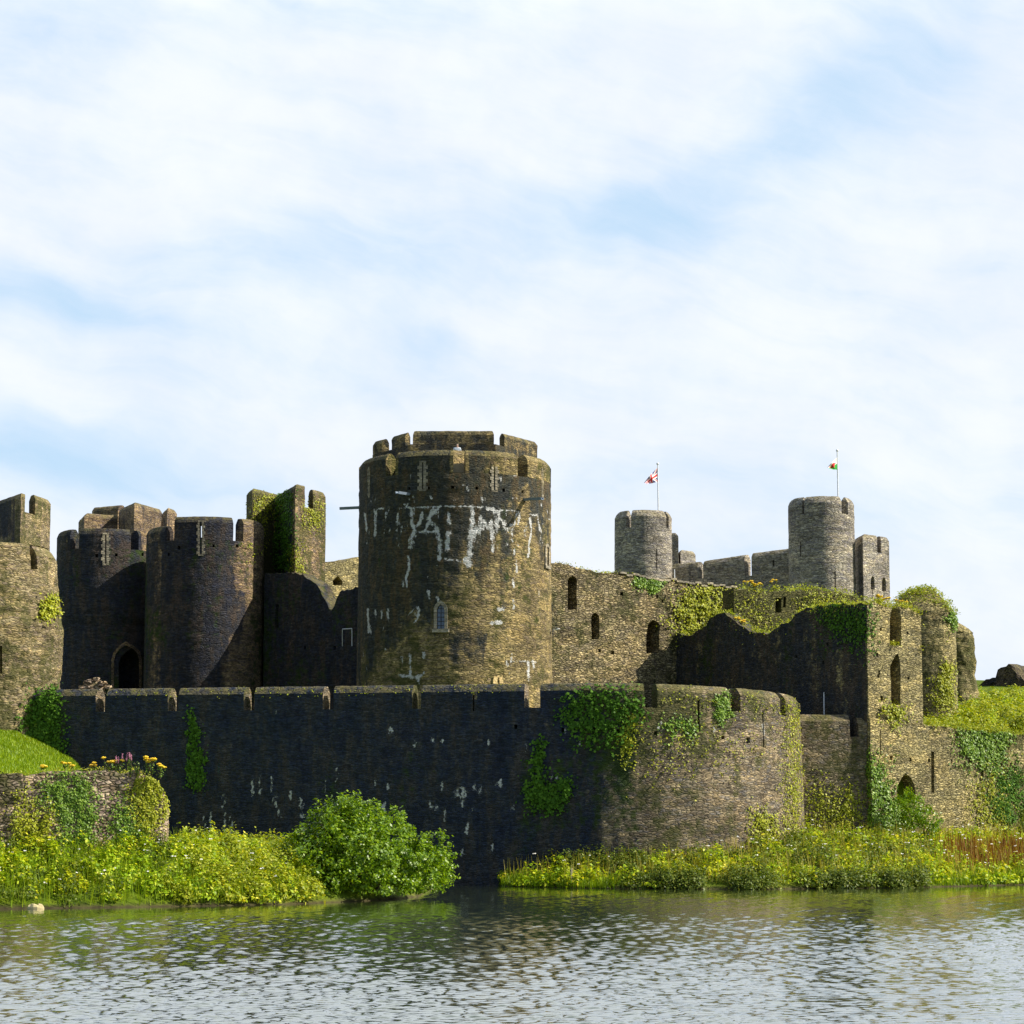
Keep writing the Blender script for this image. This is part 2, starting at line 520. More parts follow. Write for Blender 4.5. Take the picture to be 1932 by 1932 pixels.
    dk = t.mix(1.0, dk, t.ramp(pat, [(.30, (.45, .60, 1.0)), (.43, (.9, 1.15, 1.6)), (.52, (1.6, 1.6, 1.5)), (.60, (3.2, 2.2, 1.5)), (.66, (1.4, 1.5, 1.4)), (.75, (1.8, 3.0, 1.2))]), 'MULTIPLY')
    col = t.mix(t.math('MULTIPLY', sf, 0.93), col, dk)
    fa_ = t.node('ShaderNodeAttribute', attribute_name='film')
    ff = t.smooth(t.math('ADD', fa_.outputs['Fac'], t.math('MULTIPLY', t.math('SUBTRACT', t.math('ADD', t.math('MULTIPLY', msf, .6), t.math('MULTIPLY', st, .4)), .5), 2.6)), .5, 1.0)
    col = t.mix(t.math('MULTIPLY', t.math('MULTIPLY', ff, t.smooth(fa_.outputs['Fac'], .02, .2)), .85), col, t.mix(sp.outputs[1], (.022, .042, .006), (.05, .085, .010)))
    # lime: specks and painted runs
    ls = t.noise(t.vmath('MULTIPLY', pos, (3.2, 3.2, 1.3)), 1.0, 3.0, 0.6)
    lb = t.noise(t.vmath('MULTIPLY', pos, (0.5, 0.5, 0.8)), 1.0, 2.0, 0.5)
    al = t.node('ShaderNodeAttribute', attribute_name='lime')
    lv = t.math('ADD', t.math('MULTIPLY', ls, 0.7), t.math('MULTIPLY', lb, 0.3))
    l1 = t.math('MULTIPLY', t.smooth(lv, 0.735 - lime * .1, 0.775 - lime * .1), min(1.0, lime * 3))
    lj = t.math('ADD', al.outputs['Fac'], t.math('MULTIPLY', t.math('SUBTRACT', t.noise(t.vmath('MULTIPLY', pos, (3.6, 3.6, 3.0)), 1.0, 5.0, 0.8), 0.5), 3.8))
    l2 = t.math('MULTIPLY', t.smooth(lj, 0.5, 0.9), t.smooth(al.outputs['Fac'], .02, .2))
    col = t.mix(t.math('MAXIMUM', l1, l2), col, limecol)
    # lichen and moss where stone lies open to the rain
    nz = t.node('ShaderNodeSeparateXYZ'); t.L.new(geo.outputs['True Normal'], nz.inputs[0])
    tp = t.math('MULTIPLY', t.smooth(nz.outputs[2], 0.25, 0.6), t.smooth(t.noise(t.vmath('MULTIPLY', pos, (1.8, 1.8, 1.8)), 1.0, 4.0, 0.65), 0.36, 0.62))
    col = t.mix(t.math('MULTIPLY', tp, topamt), col, top)
    t.L.new(col, b.inputs['Base Color'])
    b.inputs['Roughness'].default_value = 0.92
    b.inputs['Specular IOR Level'].default_value = 0.2
    bp = t.node('ShaderNodeBump'); bp.inputs['Strength'].default_value = bump; bp.inputs['Distance'].default_value = 0.07
    hgt = t.math('ADD', t.smooth(edg.outputs['Distance'], 0.0, 0.22), t.math('ADD', t.math('MULTIPLY', sp.outputs[2], 0.7), t.math('MULTIPLY', fine, 0.7)))
    t.L.new(hgt, bp.inputs['Height']); t.L.new(bp.outputs[0], b.inputs['Normal'])
    return m

M_curtain = stone('curtain_stone', gain=1.25, tones=[(.12, .095, .065), (.23, .185, .115), (.17, .14, .10), (.30, .245, .155), (.15, .135, .12)], stain_shade=.30, dark=(.010, .0135, .021), moss=.65, lime=.35)
M_tower = stone('tower_stone', gain=1.25, tones=[(.15, .12, .055), (.30, .235, .105), (.20, .16, .075), (.38, .30, .14), (.21, .165, .10)], stain_shade=.30, dark=(.017, .018, .015), moss=.45, lime=.14, course=3.8)
M_gate = stone('gatehouse_stone', gain=1.35, tones=[(.12, .085, .055), (.22, .165, .09), (.17, .125, .085), (.28, .21, .12), (.15, .115, .10)], stain_shade=.40, moss=.40, lime=.12)
M_outer = stone('gate_tower_stone', gain=1.15, tones=[(.20, .16, .08), (.34, .27, .14), (.25, .20, .11), (.40, .33, .19), (.22, .17, .12)], stain_shade=.22, moss=.45, lime=.22)
M_hall = stone('hall_wall_stone', gain=1.4, tones=[(.15, .125, .065), (.31, .26, .135), (.21, .17, .095), (.40, .335, .19), (.18, .15, .10)], stain_shade=.30, moss=.5, lime=.25, sc=.95, bump=1.3, mortar=.25)
M_ruin = stone('ruin_stone', gain=1.25, tones=[(.22, .19, .09), (.40, .34, .16), (.29, .25, .12), (.48, .41, .21), (.24, .21, .12)], stain_shade=.25, dark=(.017, .019, .023), moss=.42, lime=.22, sc=1.1, bump=1.0, mortar=.25)
M_ruind = stone('ruin_dark_stone', [(.10, .075, .055), (.17, .13, .085), (.13, .10, .07), (.20, .155, .10), (.12, .095, .08)], stain_shade=.45, moss=.5, lime=.18, sc=1.0, bump=1.0)  # darker, browner masonry for the far mound
M_far = stone('far_grey_stone', gain=1.2, tones=[(.22, .195, .155), (.38, .345, .27), (.28, .26, .225), (.46, .42, .34), (.24, .22, .22)], stain_shade=.12, moss=.2, lime=.2, sc=.95, mortar=.3)
M_bank = stone('bank_wall_stone', gain=1.35, tones=[(.20, .15, .10), (.38, .29, .19), (.27, .21, .16), (.44, .35, .25), (.25, .19, .15)], stain_shade=.20, moss=.4, lime=.15, sc=.95, bump=1.1, mortar=.2, course=2.2)
M_dress = stone('dressed_stone', [(.30, .27, .20), (.40, .36, .27), (.36, .32, .24)], stain_shade=.25, moss=.2, lime=.1, sc=.8, bump=.4, mortar=.6)
M_yellow = stone('new_dressed_stone', [(.62, .46, .22), (.70, .55, .28)], stain_shade=.0, moss=.0, lime=.0, bump=.3, mortar=.7)

def plain(name, col, rough_=0.6, metal=0.0, spec=0.4, var=0.15, sc=6.0):
    m, t, b, o = new_mat(name)
    geo = t.node('ShaderNodeNewGeometry')
    nz = t.noise(geo.outputs['Position'], sc, 4.0, 0.6)
    c = t.mix(1.0, (*col, 1.0), t.ramp(nz, [(0.3, (1 - var,) * 3), (0.7, (1 + var,) * 3)]), 'MULTIPLY')
    t.L.new(c, b.inputs['Base Color'])
    b.inputs['Roughness'].default_value = rough_; b.inputs['Metallic'].default_value = metal
    b.inputs['Specular IOR Level'].default_value = spec
    return m
def leafmat(name, stops, transl=0.35, rough_=0.5, spec=0.3, patch=None, psc=0.5, gain=1.4):
    m, t, b, o = new_mat(name)
    geo = t.node('ShaderNodeNewGeometry')
    c = t.ramp(geo.outputs['Random Per Island'], stops)
    if patch:
        pn = t.noise(geo.outputs['Position'], psc, 3.0, 0.6)
        c = t.mix(t.smooth(pn, 0.42, 0.62), c, t.mix(1.0, c, patch, 'MULTIPLY'))
    c = t.mix(1.0, c, (gain, gain, gain * .8), 'MULTIPLY')
    t.L.new(c, b.inputs['Base Color']); b.inputs['Roughness'].default_value = rough_
    b.inputs['Specular IOR Level'].default_value = spec
    tr = t.node('ShaderNodeBsdfTranslucent'); t.L.new(t.mix(1.0, c, (1.25, 1.15, 0.5), 'MULTIPLY'), tr.inputs[0])
    mx = t.node('ShaderNodeMixShader'); mx.inputs[0].default_value = transl
    t.L.new(b.outputs[0], mx.inputs[1]); t.L.new(tr.outputs[0], mx.inputs[2]); t.L.new(mx.outputs[0], o.inputs[0])
    return m
L_bush = leafmat('bush_leaves', [(0, (.06, .13, .003)), (.5, (.13, .23, .004)), (1, (.23, .33, .008))], transl=.35, rough_=.4, spec=.45, gain=1.3)
L_under = leafmat('undergrowth_leaves', [(0, (.07, .13, .004)), (.4, (.16, .25, .005)), (.75, (.26, .33, .007)), (1, (.38, .38, .03))], patch=(1.2, 1.0, 0.9), psc=.35, gain=1.9)
L_dark = leafmat('bramble_leaves', [(0, (.03, .06, .006)), (.5, (.09, .13, .012)), (1, (.20, .23, .04))])
L_gold = leafmat('golden_leaves', [(0, (.12, .17, .005)), (.5, (.23, .28, .008)), (1, (.38, .38, .04))])
L_ivy = leafmat('ivy_leaves', [(0, (.05, .11, .010)), (.5, (.12, .22, .018)), (1, (.26, .37, .06))], transl=.2, rough_=.45, spec=.35, gain=1.3)
L_ivyd = leafmat('dark_ivy_leaves', [(0, (.02, .05, .006)), (.5, (.035, .085, .008)), (1, (.07, .14, .015))], transl=.2, rough_=.6, spec=.15, gain=2.1)
L_mossy = leafmat('yellow_creeper_leaves', [(0, (.13, .16, .008)), (.5, (.25, .28, .012)), (1, (.40, .40, .04))], transl=.25)
L_rust = leafmat('rust_dock', [(0, (.09, .035, .010)), (.5, (.17, .065, .014)), (1, (.22, .15, .03))], transl=.3)
L_grass = leafmat('grass_blades', [(0, (.10, .17, .004)), (.5, (.16, .25, .005)), (1, (.24, .31, .01))], transl=.35)
L_dry = leafmat('dry_grass', [(0, (.20, .18, .03)), (.5, (.34, .30, .05)), (1, (.46, .40, .12))], transl=.35)
M_white = plain('white_petals', (.75, .73, .66), .7)
M_yel = plain('yellow_petals', (.75, .50, .01), .6)
M_pink = plain('pink_spikes', (.40, .16, .24), .7)
M_bark = plain('bark', (.07, .05, .03), .9)
M_lead = plain('lead_spout', (.20, .25, .32), .5, 0.2)
M_pole = plain('painted_pole', (.82, .84, .88), .4)
M_wood = plain('pale_post_wood', (.45, .38, .26), .8)
M_rock = plain('pale_rock', (.50, .42, .22), .9, var=.3, sc=3)
M_glass = plain('window_glass', (.05, .10, .19), .12, 0.0, 0.7)
M_lead_bar = plain('window_leads', (.02, .02, .025), .5)

# ground: rough green earth, mud at the waterline
m, t, b, o = new_mat('bank_earth')
geo = t.node('ShaderNodeNewGeometry'); ps = t.node('ShaderNodeSeparateXYZ'); t.L.new(geo.outputs['Position'], ps.inputs[0])
n1 = t.noise(geo.outputs['Position'], 1.2, 5.0, .65); n2 = t.noise(geo.outputs['Position'], 0.12, 3.0, .6)
g = t.ramp(n1, [(.3, (.045, .075, .008)), (.55, (.10, .15, .008)), (.8, (.17, .20, .015))])
g = t.mix(t.smooth(n2, .45, .65), g, t.mix(1.0, g, (1.3, 1.05, .8), 'MULTIPLY'))
mud = t.ramp(n1, [(.3, (.03, .025, .012)), (.7, (.10, .08, .04))])
g = t.mix(t.smooth(t.math('ADD', ps.outputs[2], t.math('MULTIPLY', n1, .3)), .12, .45), mud, g)
t.L.new(g, b.inputs['Base Color']); b.inputs['Roughness'].default_value = .95; b.inputs['Specular IOR Level'].default_value = .1
bp = t.node('ShaderNodeBump'); bp.inputs['Strength'].default_value = .6; bp.inputs['Distance'].default_value = .15
t.L.new(n1, bp.inputs['Height']); t.L.new(bp.outputs[0], b.inputs['Normal'])
M_ground = m

# lake water: murky green, rippled by real waves plus fine wind ripple
m, t, b, o = new_mat('lake_water')
geo = t.node('ShaderNodeNewGeometry')
b.inputs['Base Color'].default_value = (.048, .066, .028, 1)
b.inputs['Roughness'].default_value = .03; b.inputs['Coat Weight'].default_value = 1.0; b.inputs['Coat Roughness'].default_value = .03; b.inputs['Coat IOR'].default_value = 1.5; b.inputs['IOR'].default_value = 1.5
b.inputs['Specular IOR Level'].default_value = .5
n1 = t.noise(t.vmath('MULTIPLY', geo.outputs['Position'], (1.0, 1.5, 1.0)), 5.0, 3.0, .6)
bp = t.node('ShaderNodeBump'); bp.inputs['Strength'].default_value = .3; bp.inputs['Distance'].default_value = .02
t.L.new(n1, bp.inputs['Height']); t.L.new(bp.outputs[0], b.inputs['Normal']); t.L.new(bp.outputs[0], b.inputs['Coat Normal'])
M_water = m

# ------------------------------------------------------------------ ground and water
EDGE = np.array([(-300, 108), (-45, 111), (-24.5, 113.5), (-18, 116), (-11.2, 119.5), (-8.5, 122.5), (-5.6, 127.0), (-4.8, 131), (-4.3, 152), (-1.0, 152), (-0.6, 148.5), (2.6, 145.8),
                 (3.6, 144.6), (13.5, 142.4), (23.3, 145.4), (31, 151), (45, 157), (300, 165)], float)
def ss(x, a, b):
    t_ = np.clip((x - a) / (b - a), 0, 1); return t_ * t_ * (3 - 2 * t_)
CURT_C = np.array([6.72, 161.2]); CURT_R = 12.2
def ground_z(X, Y):
    X = np.asarray(X, float); Y = np.asarray(Y, float)
    e = np.interp(X, EDGE[:, 0], EDGE[:, 1]); d = Y - e
    left = 1 - ss(X, -4.5, -2)
    zr = np.interp(d, [-6, -1.5, 0, .4, 3, 9, 14, 60], [-1.6, -.5, 0.02, .18, .9, 2.1, 2.7, 3.0])
    zl = np.interp(d, [-6, -1.5, 0, .3, 1.5, 4, 5.5, 60], [-1.6, -.5, 0.02, .25, .9, 2.0, 2.6, 3.0])
    zl2 = np.interp(d, [-6, -1.5, 0, .3, 2, 6, 12, 60], [-1.6, -.5, .02, .2, .8, 1.9, 2.6, 2.8]); kx = ss(X, -17, -12)
    zl = zl * (1 - kx) + zl2 * kx
    zl = np.where(zl > .1, .1 + (zl - .1) * (1 - .8 * ss(X, -8.5, -5)), zl)
    z = zl * left + zr * (1 - left)
    # lawn mound behind the broken bank wall
    mound = np.clip(6.0 + 0.47 * np.maximum(0, -24.3 - X), 0, 9.3)
    yb = np.interp(X, [-34, -17], [118.3, 122.5])
    mm = ss(Y, yb + .5, yb + 1.4) * (1 - ss(X / Y, -.180, -.156))
    z = z * (1 - mm) + np.maximum(z, mound) * mm
    # made-up ground inside the castle walls
    yin = np.where(X < 4, 149.3 + .2309 * (4.0 - X) + 1.2, 153)
    inside_l = ss(Y, yin, yin + 1.0) * (1 - ss(X, 4, 5)) * ss(X, -31, -29)
    inb = ss(CURT_R - np.hypot(X - CURT_C[0], Y - CURT_C[1]), .9, 1.7)
    inr = ss(X, 18.2, 18.7) * ss(Y - np.interp(X, [17, 18.6, 23.5, 27.5, 35.5, 80], [161.4, 161.2, 160.6, 162.8, 168.2, 198]), .5, 1.2)
    ins = np.maximum(np.maximum(inside_l, inb), np.maximum(inr, ss(Y, 172, 175)))
    plat = 8.6 + ss(X, 25, 29) * (1.0 + np.clip((Y - 165) * .14, 0, 6.0))
    plat = plat + np.where(Y > 195, (Y - 195) * 0.02, 0) * 0
    z = z * (1 - ins) + np.maximum(z, plat) * ins
    # the viewer's own bank
    own = 1 - ss(Y, 6, 16)
    z = z * (1 - own) + 2.8 * own
    z = z + 0.18 * fbm(np.stack([X * .5, Y * .5, 0 * X], -1), 3) * ss(d, 0, 3)
    return z
def axis(a, b, fine0, fine1, df, dc0=6, grow=1.35):
    x = list(np.arange(fine0, fine1 + 1e-6, df)); st = dc0 / 4; v = x[0]; lo = []
    while v > a: v -= st; lo.append(v); st *= grow
    st = dc0 / 4; v = x[-1]; hi = []
    while v < b: v += st; hi.append(v); st *= grow
    return np.array(lo[::-1] + x + hi)
def grid_obj(name, xs, ys, zf, mat, smooth=False):
    Xg, Yg = np.meshgrid(xs, ys)
    V = np.stack([Xg, Yg, zf(Xg, Yg)], -1).reshape(-1, 3)
    nx, ny = len(xs), len(ys)
    i = (np.arange(ny - 1)[:, None] * nx + np.arange(nx - 1)[None, :]).reshape(-1)
    F = np.stack([i, i + 1, i + nx + 1, i + nx], -1)
    return obj(name, V, F, mat, loc=(0, 0, 0), fix=False, smooth=smooth)
g_o = grid_obj('ground', axis(-900, 900, -42, 50, .5), axis(-300, 1500, 104, 200, .5), ground_z, M_ground, smooth=True)
tag(g_o, 'grassy earth banks and castle ground around the lake', 'ground', kind='structure')

# waves
wr = np.random.default_rng(5)
NW = 90
lam = np.exp(wr.uniform(np.log(.18), np.log(.58), NW)); kk = 2 * pi / lam
dirs = radians(80) + wr.normal(0, .48, NW); ph = wr.uniform(0, 2 * pi, NW)
ampw = 0.0056 * lam ** 0.85 * wr.uniform(.5, 1.4, NW)
def wave_z(X, Y, gx, gy):
    z = np.zeros_like(X)
    for a, k, d, p, l in zip(ampw, kk, dirs, ph, lam):
        f = np.clip((l - 2.6 * gx) / (1.2 * gx + 1e-6), 0, 1) * np.clip((l - 2.6 * gy) / (1.2 * gy + 1e-6), 0, 1)
        z += a * f * np.sin(k * (X * cos(d) + Y * sin(d)) + p)
    z *= 0.75 + 0.5 * fbm(np.stack([X * .07, Y * .05, 0 * X], -1), 8, 2)
    e = np.interp(X, EDGE[:, 0], EDGE[:, 1])
    return z * (0.30 + .75 * ss(e - Y, .5, 10))
xs = axis(-900, 900, -31, 36, .072, 2.0)
y1 = [48.0]
while y1[-1] < 153: y1.append(y1[-1] + .058 + .0012 * (y1[-1] - 48))
lo = []; v = 48.0; st = .4
while v > -300: v -= st; lo.append(v); st *= 1.3
hi_ = []; v = y1[-1]; st = .6
while v < 900: v += st; hi_.append(v); st *= 1.4
ys = np.array(lo[::-1] + y1 + hi_)
gx = np.gradient(xs)[None, :]; gy = np.gradient(ys)[:, None]
w_o = grid_obj('water', xs, ys, lambda X, Y: wave_z(X, Y, gx, gy), M_water, smooth=True)
tag(w_o, 'rippled lake water reflecting the pale sky', 'water', kind='structure')

# ================================================================== STRUCTURES
IVYB = {}      # name -> list of meshes for ray seating

# ---------------------------------------------------------------- front curtain wall with its rounded bastion
tan_pt = np.array([3.98, 149.3]); th0 = -13.0
cl = tan_pt + np.array([-1, .2309]) * 36.0
cpath = Path(np.concatenate([np.linspace(cl, tan_pt, 80)[:-1], arc(CURT_C, CURT_R, th0, 118, 110)]))
CT = 1.5
curtain = thing('curtain_wall', 'long dark battlemented curtain wall rising from the lake in front of the big round tower', 'wall', (*tan_pt, 0))
s_tan = cpath.s_of_px(1005, 11)
c_sill = lambda s: 10.80 - 0.45 * np.clip((s - s_tan - 6) / 18, 0, 1)
c_top = lambda s: 12.28 - 0.45 * np.clip((s - s_tan - 6) / 18, 0, 1)
cbody = wall_body('rampart', cpath, -1.5, c_sill, CT, M_curtain, curtain, ds=.16, dz=.22, amp=.03, batter=.35)
gaps_px = [(181, 200), (317, 336), (460, 480), (609, 629), (777.5, 794), (988.6, 1019), (1216, 1240), (1379, 1397), (1472, 1482)]
ss_ = [0.0]
for a_, b_ in gaps_px: ss_ += [cpath.s_of_px(a_, 11.3), cpath.s_of_px(b_, 11.3)]
ss_.append(cpath.s_of_px(1500, 11.0) + 1.2)
q = ss_[-1] + .9
while q + 4 < cpath.L: ss_ += [q, q + 4.0]; q += 4.9
cmer = []
for i in range(0, len(ss_) - 1, 2):
    cmer.append(merlon(cpath, ss_[i], ss_[i + 1], c_sill, c_top, CT, M_curtain, curtain, cham=.46, seed=i, narrow=.30))
slits = [rect(1119, 1122.4, 1312, 1378), rect(1316, 1320, 1321, 1380), rect(892, 895, 1311, 1342), rect(1439, 1441.5, 1340, 1410), rect(1317, 1319, 1322, 1378)][:4]
cholesb = [rect(970, 976, 1337 + 30, 1375), rect(1059, 1065, 1373, 1382), rect(1361, 1367, 1388, 1395), rect(1408, 1415, 1391, 1402), rect(1234, 1240, 1380, 1387), rect(1163, 1170, 1376, 1384)]
cut([cbody], [dict(p=p, d=.35) for p in slits[:0]] + [dict(p=p, d=.5) for p in cholesb])
bm_c = bvh_of([cbody] + cmer)
for s_l in slits:
    cxm = (s_l[0][0] + s_l[1][0]) / 2; cym = (s_l[0][1] + s_l[2][1]) / 2
    pl = dict(p=s_l, d=.30)
    p0, n0, _ = tangent(bm_c, cxm, cym)
    tgt = [o for o in [cbody] + cmer if np.min(np.linalg.norm(world_verts(o) - p0, axis=1)) < 1.6]
    cut(tgt, [pl], bvh=bm_c)
RUNS = [(447.2 + a * .2645, 1265 + b_ * .2645, 1265 + c_ * .2645, w) for a, b_, c_, w in [(110, 780, 890, 2), (165, 770, 890, 2), (247, 760, 860, 2), (275, 900, 980, 3), (300, 980, 1050, 2), (380, 865, 920, 3), (460, 920, 1050, 2.5),
        (430, 905, 930, 2), (1465, 780, 850, 2.5), (1605, 840, 970, 3), (1630, 850, 900, 3), (1690, 790, 835, 3), (1385, 930, 970, 3), (1420, 960, 1000, 2.5), (1045, 940, 1010, 3.5), (1080, 810, 850, 2.5), (990, 800, 820, 3),
        (1675, 985, 1000, 3), (1480, 1000, 1070, 2), (1570, 850, 890, 3), (1100, 415, 425, 5), (1390, 490, 510, 3), (1470, 495, 505, 3), (1790, 500, 530, 2.5), (1275, 525, 530, 4), (1640, 1100, 1150, 3), (1610, 1290, 1300, 4), (1820, 1190, 1300, 2), (710, 700, 800, 1.5), (625, 790, 880, 1.5),
        (-235, 1035, 1150, 2), (-190, 1020, 1160, 2), (-90, 1015, 1170, 2), (-45, 1045, 1210, 3), (95 - 190, 890, 990, 2), (1840, 800, 850, 2), (1870, 780, 830, 2)]]
RUNS += [(894.4 + a * .3307, 1265 + b_ * .3307, 1265 + c_ * .3307, w) for a, b_, c_, w in [(300, 430, 455, 3), (470, 615, 640, 3), (445, 600, 620, 3), (370, 655, 670, 3), (520, 330, 350, 3), (1055, 305, 330, 4), (1650, 300, 370, 2), (1370, 330, 345, 3), (220, 765, 790, 3), (150, 625, 650, 3), (30, 680, 690, 4), (605, 410, 420, 3)]]
def curtain_attr(o):
    V = world_verts(o); px = proj(V)
    n = fbm(V * np.array([.4, .4, .08]), 4) * .35 + fbm(V * .9, 6) * .25
    dark = 1 - ss(px[:, 0] + 230 * n, 980, 1290)
    set_attr(o, 'stain_shade', .14 + .91 * dark)  # algae plus painted shade, fading where the bastion turns sunward
    # lime runs near the foot of the wall and by the weep holes
    lime = np.zeros(len(V))
    for a_, y0_, y1_, w_ in RUNS:
        k = (np.abs(px[:, 0] - a_) < 12) & (px[:, 1] > y0_ - 8) & (px[:, 1] < y1_ + 8)
        if k.any():
            dd = np.hypot(px[k, 0] - a_ - 1.2 * np.sin(px[k, 1] * .25 + a_), np.clip(np.abs(px[k, 1] - (y0_ + y1_) / 2) - (y1_ - y0_) / 2, 0, None))
            lime[k] = np.maximum(lime[k], np.clip(1.1 - dd / (w_ * 1.7), 0, .9))
    set_attr(o, 'lime', lime)
    fn = fbm(V * np.array([.45, .45, .16]), 17)
    film = np.maximum(.75 * ss(px[:, 0], 1020, 1110) * (1 - ss(px[:, 0], 1200, 1290)) * (1 - ss(px[:, 1], 1440, 1560)), .55 * (np.abs(px[:, 0] - 1090) < 120) * ss(px[:, 1], 1380, 1450) * (1 - ss(px[:, 1], 1560, 1600)))
    film = np.maximum(film, .35 * ss(fn, .05, .35)); film = np.maximum(film, .6 * (1 - ss(px[:, 0], 110, 200)) * ss(px[:, 1], 1300, 1340))
    set_attr(o, 'film', np.clip(film + .35 * fn, 0, 1))
    set_attr(o, 'moss', np.clip(.55 * ss(px[:, 0], 1000, 1150) * (1 - ss(px[:, 0], 1250, 1420)) * ss(fbm(V * .35, 12), -.2, .3) + .5 * ss(V[:, 2], 9, 11) * ss(fbm(V * .5, 14), 0, .4), 0, 1))
for o in [cbody] + cmer: curtain_attr(o)
def sunlit_ends(ms, path, depth=.07):
    # embrasure cheeks painted paler, as if sunlit, by clearing their dark mask
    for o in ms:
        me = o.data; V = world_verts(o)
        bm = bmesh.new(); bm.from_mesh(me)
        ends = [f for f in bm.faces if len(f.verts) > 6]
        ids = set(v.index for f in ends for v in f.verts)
        st = np.array([d.value for d in me.attributes['stain_shade'].data])
        # cheek ring gets its own vertices so the wall face keeps its dark tone
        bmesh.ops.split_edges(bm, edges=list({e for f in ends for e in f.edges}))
        bm.verts.index_update(); lay = bm.verts.layers.float.get('stain_shade')
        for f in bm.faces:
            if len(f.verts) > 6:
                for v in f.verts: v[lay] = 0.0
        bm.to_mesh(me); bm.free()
sunlit_ends(cmer, cpath)

# lower run of wall between the bastion and the ruined hall tower
Lc = [XY(1494, 159.5), XY(1642, 160.2)]
lpath = Path(np.linspace(Lc[0], Lc[1], 14))
lowwall = thing('curtain_wall', 'short grey battlemented wall joining the curved bastion to the roofless ruined tower', 'wall', (*Lc[1], 2))
l_sill = Z(1390, 159.9); l_top = Z(1348, 160.1)
lbody = wall_body('rampart', lpath, 1.0, l_sill, 1.5, M_curtain, lowwall, ds=.4, dz=.6, amp=.03)
g0, g1 = lpath.s_of_px(1604, 9), lpath.s_of_px(1620, 9)
lmer = [merlon(lpath, 0, g0, l_sill, l_top, 1.5, M_curtain, lowwall, seed=51), merlon(lpath, g1, lpath.L - .12, l_sill, l_top - .2, 1.5, M_curtain, lowwall, seed=52)]
for o in [lbody] + lmer:
    set_attr(o, 'stain_shade', np.full(len(o.data.vertices), .14)); set_attr(o, 'moss', np.full(len(o.data.vertices), .15))

# ---------------------------------------------------------------- ruined hall tower (roofless) + outer wall to the right
RC = XY(1640, 160.0); RA = XY(1270, 176.9); RD = XY(1742.5, 162.7)
ruin = thing('ruined_tower', 'roofless square ruin with tall broken window slots in its sunlit front and a shaded flank', 'ruin', (*RC, 2))
def prof_px(pts, path):
    pts = np.array(pts, float)
    ss2 = []; zz = []
    q = np.linspace(0, path.L, 600); p = path.at(q)
    pxs = proj(np.column_stack([p, np.full(len(q), 15.0)]))[:, 0]
    ys_ = p[:, 1]
    pyq = np.interp(pxs, pts[:, 0], pts[:, 1])
    zq = np.array([Z(a, b) for a, b in zip(pyq, ys_)])
    def f(s):
        z = np.interp(s, q, zq)
        return z + .12 * vnoise(np.array([s * 1.9, 0.3, 7.0])) + .10 * vnoise(np.array([s * 4.7, 2.3, 1.0]))
    return f
rpath = Path(np.array([RA, RC, RD]))
rtop = prof_px([(1268, 1192), (1278, 1192), (1288, 1199), (1309, 1199), (1315, 1192), (1335, 1182), (1339, 1168), (1356, 1157), (1368, 1156), (1376, 1164), (1399, 1179), (1419, 1194),
                (1450, 1194), (1462, 1185), (1491, 1174), (1503, 1155), (1524, 1148), (1581, 1141), (1620, 1139), (1640, 1138), (1652, 1136), (1660, 1140), (1675, 1147), (1690, 1150),
                (1700, 1145), (1715, 1146), (1728, 1156), (1740, 1164), (1745, 1165)], rpath)
s_c = rpath.s_of_px(1639.5, 15)
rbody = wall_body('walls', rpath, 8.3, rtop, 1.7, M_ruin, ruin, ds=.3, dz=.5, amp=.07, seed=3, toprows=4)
rholes = [lancet(1680, 1700, 1333, 1470 - 134 + 0, 30)] if False else []
slot = [(1678, 1218), (1700, 1218), (1701, 1180), (1697, 1138), (1688, 1132), (1682, 1150), (1679, 1170)]
lanc = [(1681, 1322), (1684, 1331), (1699, 1330), (1699, 1262), (1698, 1247), (1694, 1232), (1688, 1238), (1683, 1248), (1679, 1258), (1681, 1290)]
put = [rect(1653, 1657, 1232, 1239), rect(1657, 1661, 1265, 1273), rect(1661, 1666, 1313, 1322), rect(1655, 1659, 1272, 1279), rect(1712, 1716, 1276, 1282), rect(1660, 1664, 1184, 1190), rect(1711, 1714, 1192, 1197),
       rect(1559, 1563, 1213, 1219), rect(1595, 1599, 1172, 1178), rect(1551, 1555, 1246, 1253), rect(1500, 1504, 1236, 1241)]
cut([rbody], [dict(p=slot, d=1.35), dict(p=lanc, d=1.35)] + [dict(p=p, d=.5) for p in put], robust=True)
V = world_verts(rbody); px = proj(V)
set_attr(rbody, 'stain_shade', np.where(px[:, 0] < 1636, .84, .08) * (1 - .0 * px[:, 0]))  # flank painted darker as shade, sunlit front kept pale
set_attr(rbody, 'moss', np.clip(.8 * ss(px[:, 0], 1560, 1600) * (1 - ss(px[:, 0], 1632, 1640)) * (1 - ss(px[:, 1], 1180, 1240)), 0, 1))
# inner far wall of the roofless ruin, overgrown
bpath = Path(np.linspace(XY(1388, 173.5), XY(1650, 178.5), 40))
btop = prof_px([(1388, 1112), (1407, 1111), (1452, 1119), (1493, 1115), (1544, 1112), (1585, 1118), (1632, 1130), (1650, 1140)], bpath)
bbody = wall_body('back_wall', bpath, 6.0, btop, 1.6, M_ruin, ruin, ds=.3, dz=.6, amp=.12, seed=13, toprows=4)
cut([bbody], [rect(1463, 1474, 1128, 1156), rect(1478, 1483, 1126, 1146)], depth=1.0)
set_attr(bbody, 'moss', np.full(len(bbody.data.vertices), .75)); set_attr(bbody, 'stain_shade', np.full(len(bbody.data.vertices), .25))

